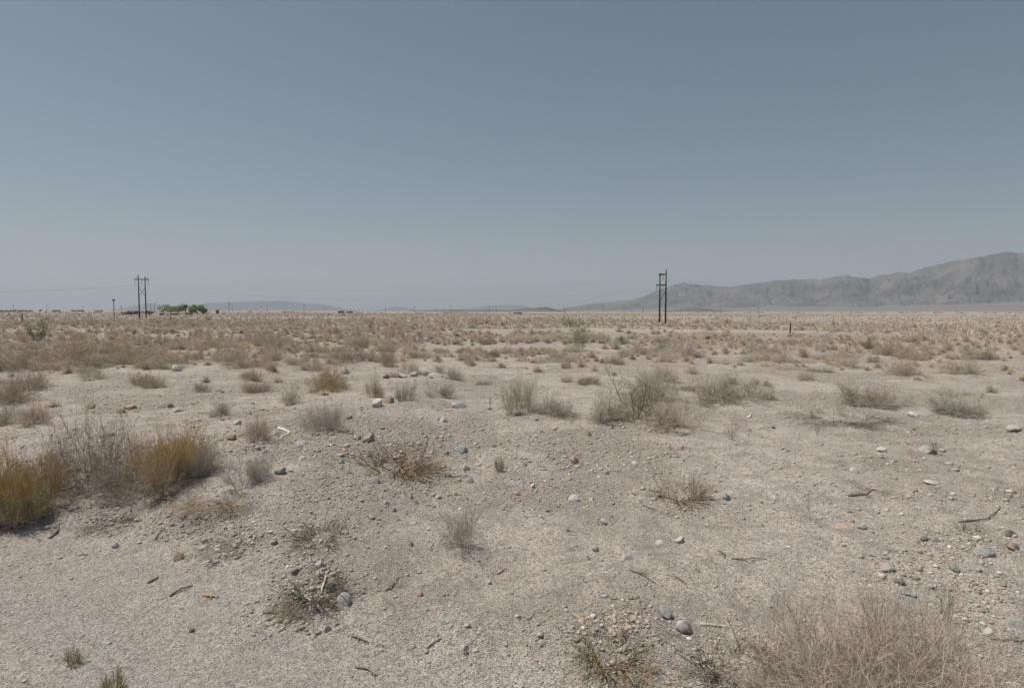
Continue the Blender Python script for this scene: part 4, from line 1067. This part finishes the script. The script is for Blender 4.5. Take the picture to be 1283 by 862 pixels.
tree(240.5, 418, 382, 9, 'bright green tree right of the dark palm', (.19, .30, .11), seed=4, nleaf=4200, trunk=.1)
tree(247, 416, 382.3, 18, 'dense green tree in the middle of the right-hand tree clump', (.2, .31, .12), seed=5, nleaf=5600, trunk=.1)
tree(255, 415, 384, 10, 'olive tree at the right end of the far green trees', (.25, .3, .14), seed=6, nleaf=3800, trunk=.1)
tree(187, 430, 389.2, 10, 'low green tree at the foot of the X-braced pole', (.22, .26, .14), seed=7, nleaf=1800, trunk=.1)
# palm
def palm(px, dist, top_y):
    g = np.random.default_rng(1600)
    b = polar(px, dist); d = ray(px, top_y); hl = math.hypot(d[0], d[1]); hgt = CAMZ + d[2] / hl * dist - b[2] - .6
    root = bpy.data.objects.new('palm_tree', None); COL.objects.link(root); root.location = b
    m = MB(); m.tube([(0, 0, -.3), (.05, 0, hgt * .5), (0, 0, hgt)], [.22, .18, .16], 8); o = link('trunk', m.mesh('trunk', M_WOOD), root); o.color = (.10, .08, .06, 1)
    nf = 34; a = g.uniform(0, 6.28, nf); el = g.uniform(-1.1, 1.2, nf); ln = g.uniform(1.2, 1.9, nf)
    D = np.stack([np.cos(a) * np.cos(el), np.sin(a) * np.cos(el), np.sin(el)], 1)
    P = poly(np.tile([0, 0, hgt], (nf, 1)), D, ln, np.tile([0, 0, -.5], (nf, 1)), 5); W = np.tile(np.array([.08, .3, .4, .3, .05]), (nf, 1))
    m = MB(); ribbons(m, P, W, g, np.ones((nf, 3)) * g.uniform(.6, 1.2, (nf, 1))); o = link('frond', m.mesh('frond', M_LEAF), root); o.color = (.05, .06, .035, 1)
    tag(root, 'dark slim palm standing in the gap between the far green trees', 'palm tree')
palm(232.3, 402, 382.2)

def house(px, dist, w, h, dep, wall, roof, label, nm='house', cat='house', gable=True, rz=None):
    b = polar(px, dist); wm = w * dist / FPX
    root = bpy.data.objects.new(nm, None); COL.objects.link(root); root.location = b; root.rotation_euler = (0, 0, -math.atan2(b[0], b[1]) if rz is None else rz)
    m = MB(); m.box((0, 0, h * .5 - .2), (wm, dep, h + .4)); o = link('wall', m.mesh('wall', M_PLAIN), root); o.color = (*wall, 1)
    m = MB(); e = .35; rh = h * (.35 if gable else .08)
    if gable:
        X0 = wm / 2 + e; Y0 = dep / 2 + e
        m.add([(-X0, -Y0, h + .03), (X0, -Y0, h + .03), (X0, Y0, h + .03), (-X0, Y0, h + .03), (-X0, 0, h + rh), (X0, 0, h + rh)], f4=[[0, 1, 5, 4], [2, 3, 4, 5], [0, 3, 2, 1]], f3=[[0, 4, 3], [1, 2, 5]])
    else: m.box((0, 0, h + .03 + rh / 2), (wm + .4, dep + .4, rh))
    o = link('roof', m.mesh('roof', M_PLAIN), root); o.color = (*roof, 1)
    m = MB(); m.box((wm * .1, -dep / 2 - .03, h * .42), (.95, .06, h * .8)); o = link('door', m.mesh('door', M_PLAIN), root); o.color = (.12, .08, .06, 1)
    for sx in (-.32, .33):
        m = MB(); m.box((wm * sx, -dep / 2 - .025, h * .58), (min(1.4, wm * .14), .05, h * .32)); o = link('window', m.mesh('window', M_PLAIN), root); o.color = (.05, .06, .07, 1)
    tag(root, label, cat)
house(203, 412, 5.5, 1.0, 5, (.20, .16, .13), (.45, .44, .41), 'low house with a pale roof under the small pale open tree')
house(218, 410, 6.5, 1.0, 5, (.13, .10, .085), (.48, .48, .45), 'low house with a whitish roof in front of the rounded olive-green tree')
house(236.5, 408, 6, 1.2, 4, (.36, .15, .07), (.20, .12, .08), 'small rusty orange shed between the dark palm and the bright green tree', 'shed', 'shed')
house(168, 470, 11, 2.1, 6, (.18, .21, .25), (.26, .29, .33), 'bluish trailer left of the X-braced pole', 'trailer', 'trailer', False)
house(158.5, 450, 10, 1.6, 4, (.20, .10, .075), (.19, .11, .085), 'reddish-brown low shed left of the bluish trailer', 'shed', 'shed', False)
house(272.5, 520, 3, 2.2, 3, (.12, .05, .045), (.10, .05, .05), 'tiny dark red shed right of the far green trees', 'shed', 'shed')
house(427.5, 720, 7.5, 2.0, 6, (.13, .125, .12), (.2, .19, .18), 'dark low barn at the foot of the horizon hills, left one of two', 'barn', 'barn', False)
house(438, 740, 7.5, 1.8, 6, (.13, .125, .12), (.2, .19, .18), 'dark low barn at the foot of the horizon hills, right one of two', 'barn', 'barn', False)
house(648.5, 560, 9.5, 1.5, 5, (.13, .125, .12), (.2, .19, .18), 'long dark low barn in front of the small centre hills', 'barn', 'barn', False)
house(50.5, 700, 2.2, 1.8, 3, (.6, .6, .58), (.65, .65, .62), 'tiny white shed on the far left horizon', 'shed', 'shed')

# dark brush line on the horizon (a far-off mass)
g = np.random.default_rng(1700)
bx, by, bs = [], [], []
for (x0, x1, d0, d1, n) in ((-40, 128, 640, 820, 420), (130, 300, 520, 700, 140), (300, 660, 700, 1000, 160), (860, 1330, 1000, 1600, 520), (520, 640, 900, 1300, 160), (700, 860, 1100, 1600, 120)):
    for k in range(n):
        x = g.uniform(x0, x1)
        if vn(np.array([x / 14.0]), np.array([d0 * .01]), 95)[0] < .42: continue
        d = g.uniform(d0, d1); p = polar(x, d); bx.append(p[0]); by.append(p[1]); bs.append(g.uniform(.8, 2.2))
X = np.array(bx); Y = np.array(by); SZ = np.array(bs); RR = np.hypot(X, Y)
TAN_, RED_ = TAN, RED
def mass2(nr, wid):
    g = np.random.default_rng(1701); n = len(X); M = n * nr; si = np.repeat(np.arange(n), nr)
    c = np.stack([X[si], Y[si], H(X, Y)[si]], 1); v = unit(g.normal(size=(M, 3))); v[:, 2] = np.abs(v[:, 2])
    p = c + v * g.uniform(.2, 1, (M, 1)) * np.stack([SZ[si] * .9, SZ[si] * .9, SZ[si] * .55], 1); dd = unit(g.normal(size=(M, 3))) * (SZ[si] * .3)[:, None]
    mb = MB(); ribbons(mb, np.stack([p - dd / 2, p + dd / 2], 1), np.tile(SZ[si][:, None] * wid, (1, 2)), g, np.array((.25, .225, .17)) * g.uniform(.6, 1.4, (M, 1)))
    return mb
o = link('distant_brush', mass2(40, .18).mesh('distant_brush', M_TWIG), kind='stuff'); tag(o, 'dark line of far brush along the horizon', 'brush')

# ------------------------------------------------------------------ haze
def haze():
    m = bpy.data.materials.new('haze'); m.use_nodes = True; nt = m.node_tree; nt.nodes.clear()
    out = nt.nodes.new('ShaderNodeOutputMaterial'); v = nt.nodes.new('ShaderNodeVolumePrincipled')
    v.inputs['Color'].default_value = (.845, .935, 1.0, 1); v.inputs['Density'].default_value = 8.6e-5; v.inputs['Anisotropy'].default_value = .1
    nt.links.new(v.outputs[0], out.inputs['Volume'])
    b = MB(); b.box((0, 0, 740), (50000, 50000, 1520))
    o = link('haze', b.mesh('haze', m), kind='stuff'); tag(o, 'pale haze over the plain and mountains', 'haze')
    o.visible_shadow = True
haze()

# ------------------------------------------------------------------ light, sky, camera
SUN_AZ, SUN_EL = R(-76), R(64)
sd = bpy.data.lights.new('sun', 'SUN'); sd.energy = 5.0; sd.angle = R(.53); sd.color = (1, .955, .90)
so = bpy.data.objects.new('sun', sd); COL.objects.link(so)
v = Vector((math.sin(SUN_AZ) * math.cos(SUN_EL), math.cos(SUN_AZ) * math.cos(SUN_EL), math.sin(SUN_EL)))
so.rotation_euler = v.to_track_quat('Z', 'Y').to_euler()
w = bpy.data.worlds.new('World'); S.world = w; w.use_nodes = True
nt = w.node_tree; bg = nt.nodes['Background']
sky = nt.nodes.new('ShaderNodeTexSky'); sky.sky_type = 'NISHITA'; sky.sun_disc = False
sky.sun_elevation = SUN_EL; sky.sun_rotation = SUN_AZ; sky.altitude = 300; sky.air_density = 1.0; sky.dust_density = 1.0; sky.ozone_density = 1.0
hs = nt.nodes.new('ShaderNodeHueSaturation'); hs.inputs['Saturation'].default_value = .95; hs.inputs['Hue'].default_value = .488
nt.links.new(sky.outputs[0], hs.inputs['Color']); nt.links.new(hs.outputs[0], bg.inputs['Color'])
bg.inputs['Strength'].default_value = .053

cd = bpy.data.cameras.new('camera'); cam = bpy.data.objects.new('camera', cd); COL.objects.link(cam)
cam.location = (0, 0, CAMZ); cam.rotation_euler = (math.pi / 2 - PITCH, 0, 0)
cd.sensor_fit = 'HORIZONTAL'; cd.sensor_width = 36; cd.lens = 36 * FPX / 1283
cd.clip_start = .1; cd.clip_end = 60000
S.camera = cam
S.view_settings.view_transform = 'Standard'; S.view_settings.look = 'None'; S.view_settings.exposure = 0; S.view_settings.gamma = 1; S.view_settings.use_curve_mapping = False
S.cycles.max_bounces = 5; S.cycles.diffuse_bounces = 3; S.cycles.volume_bounces = 0
S.cycles.use_denoising = True
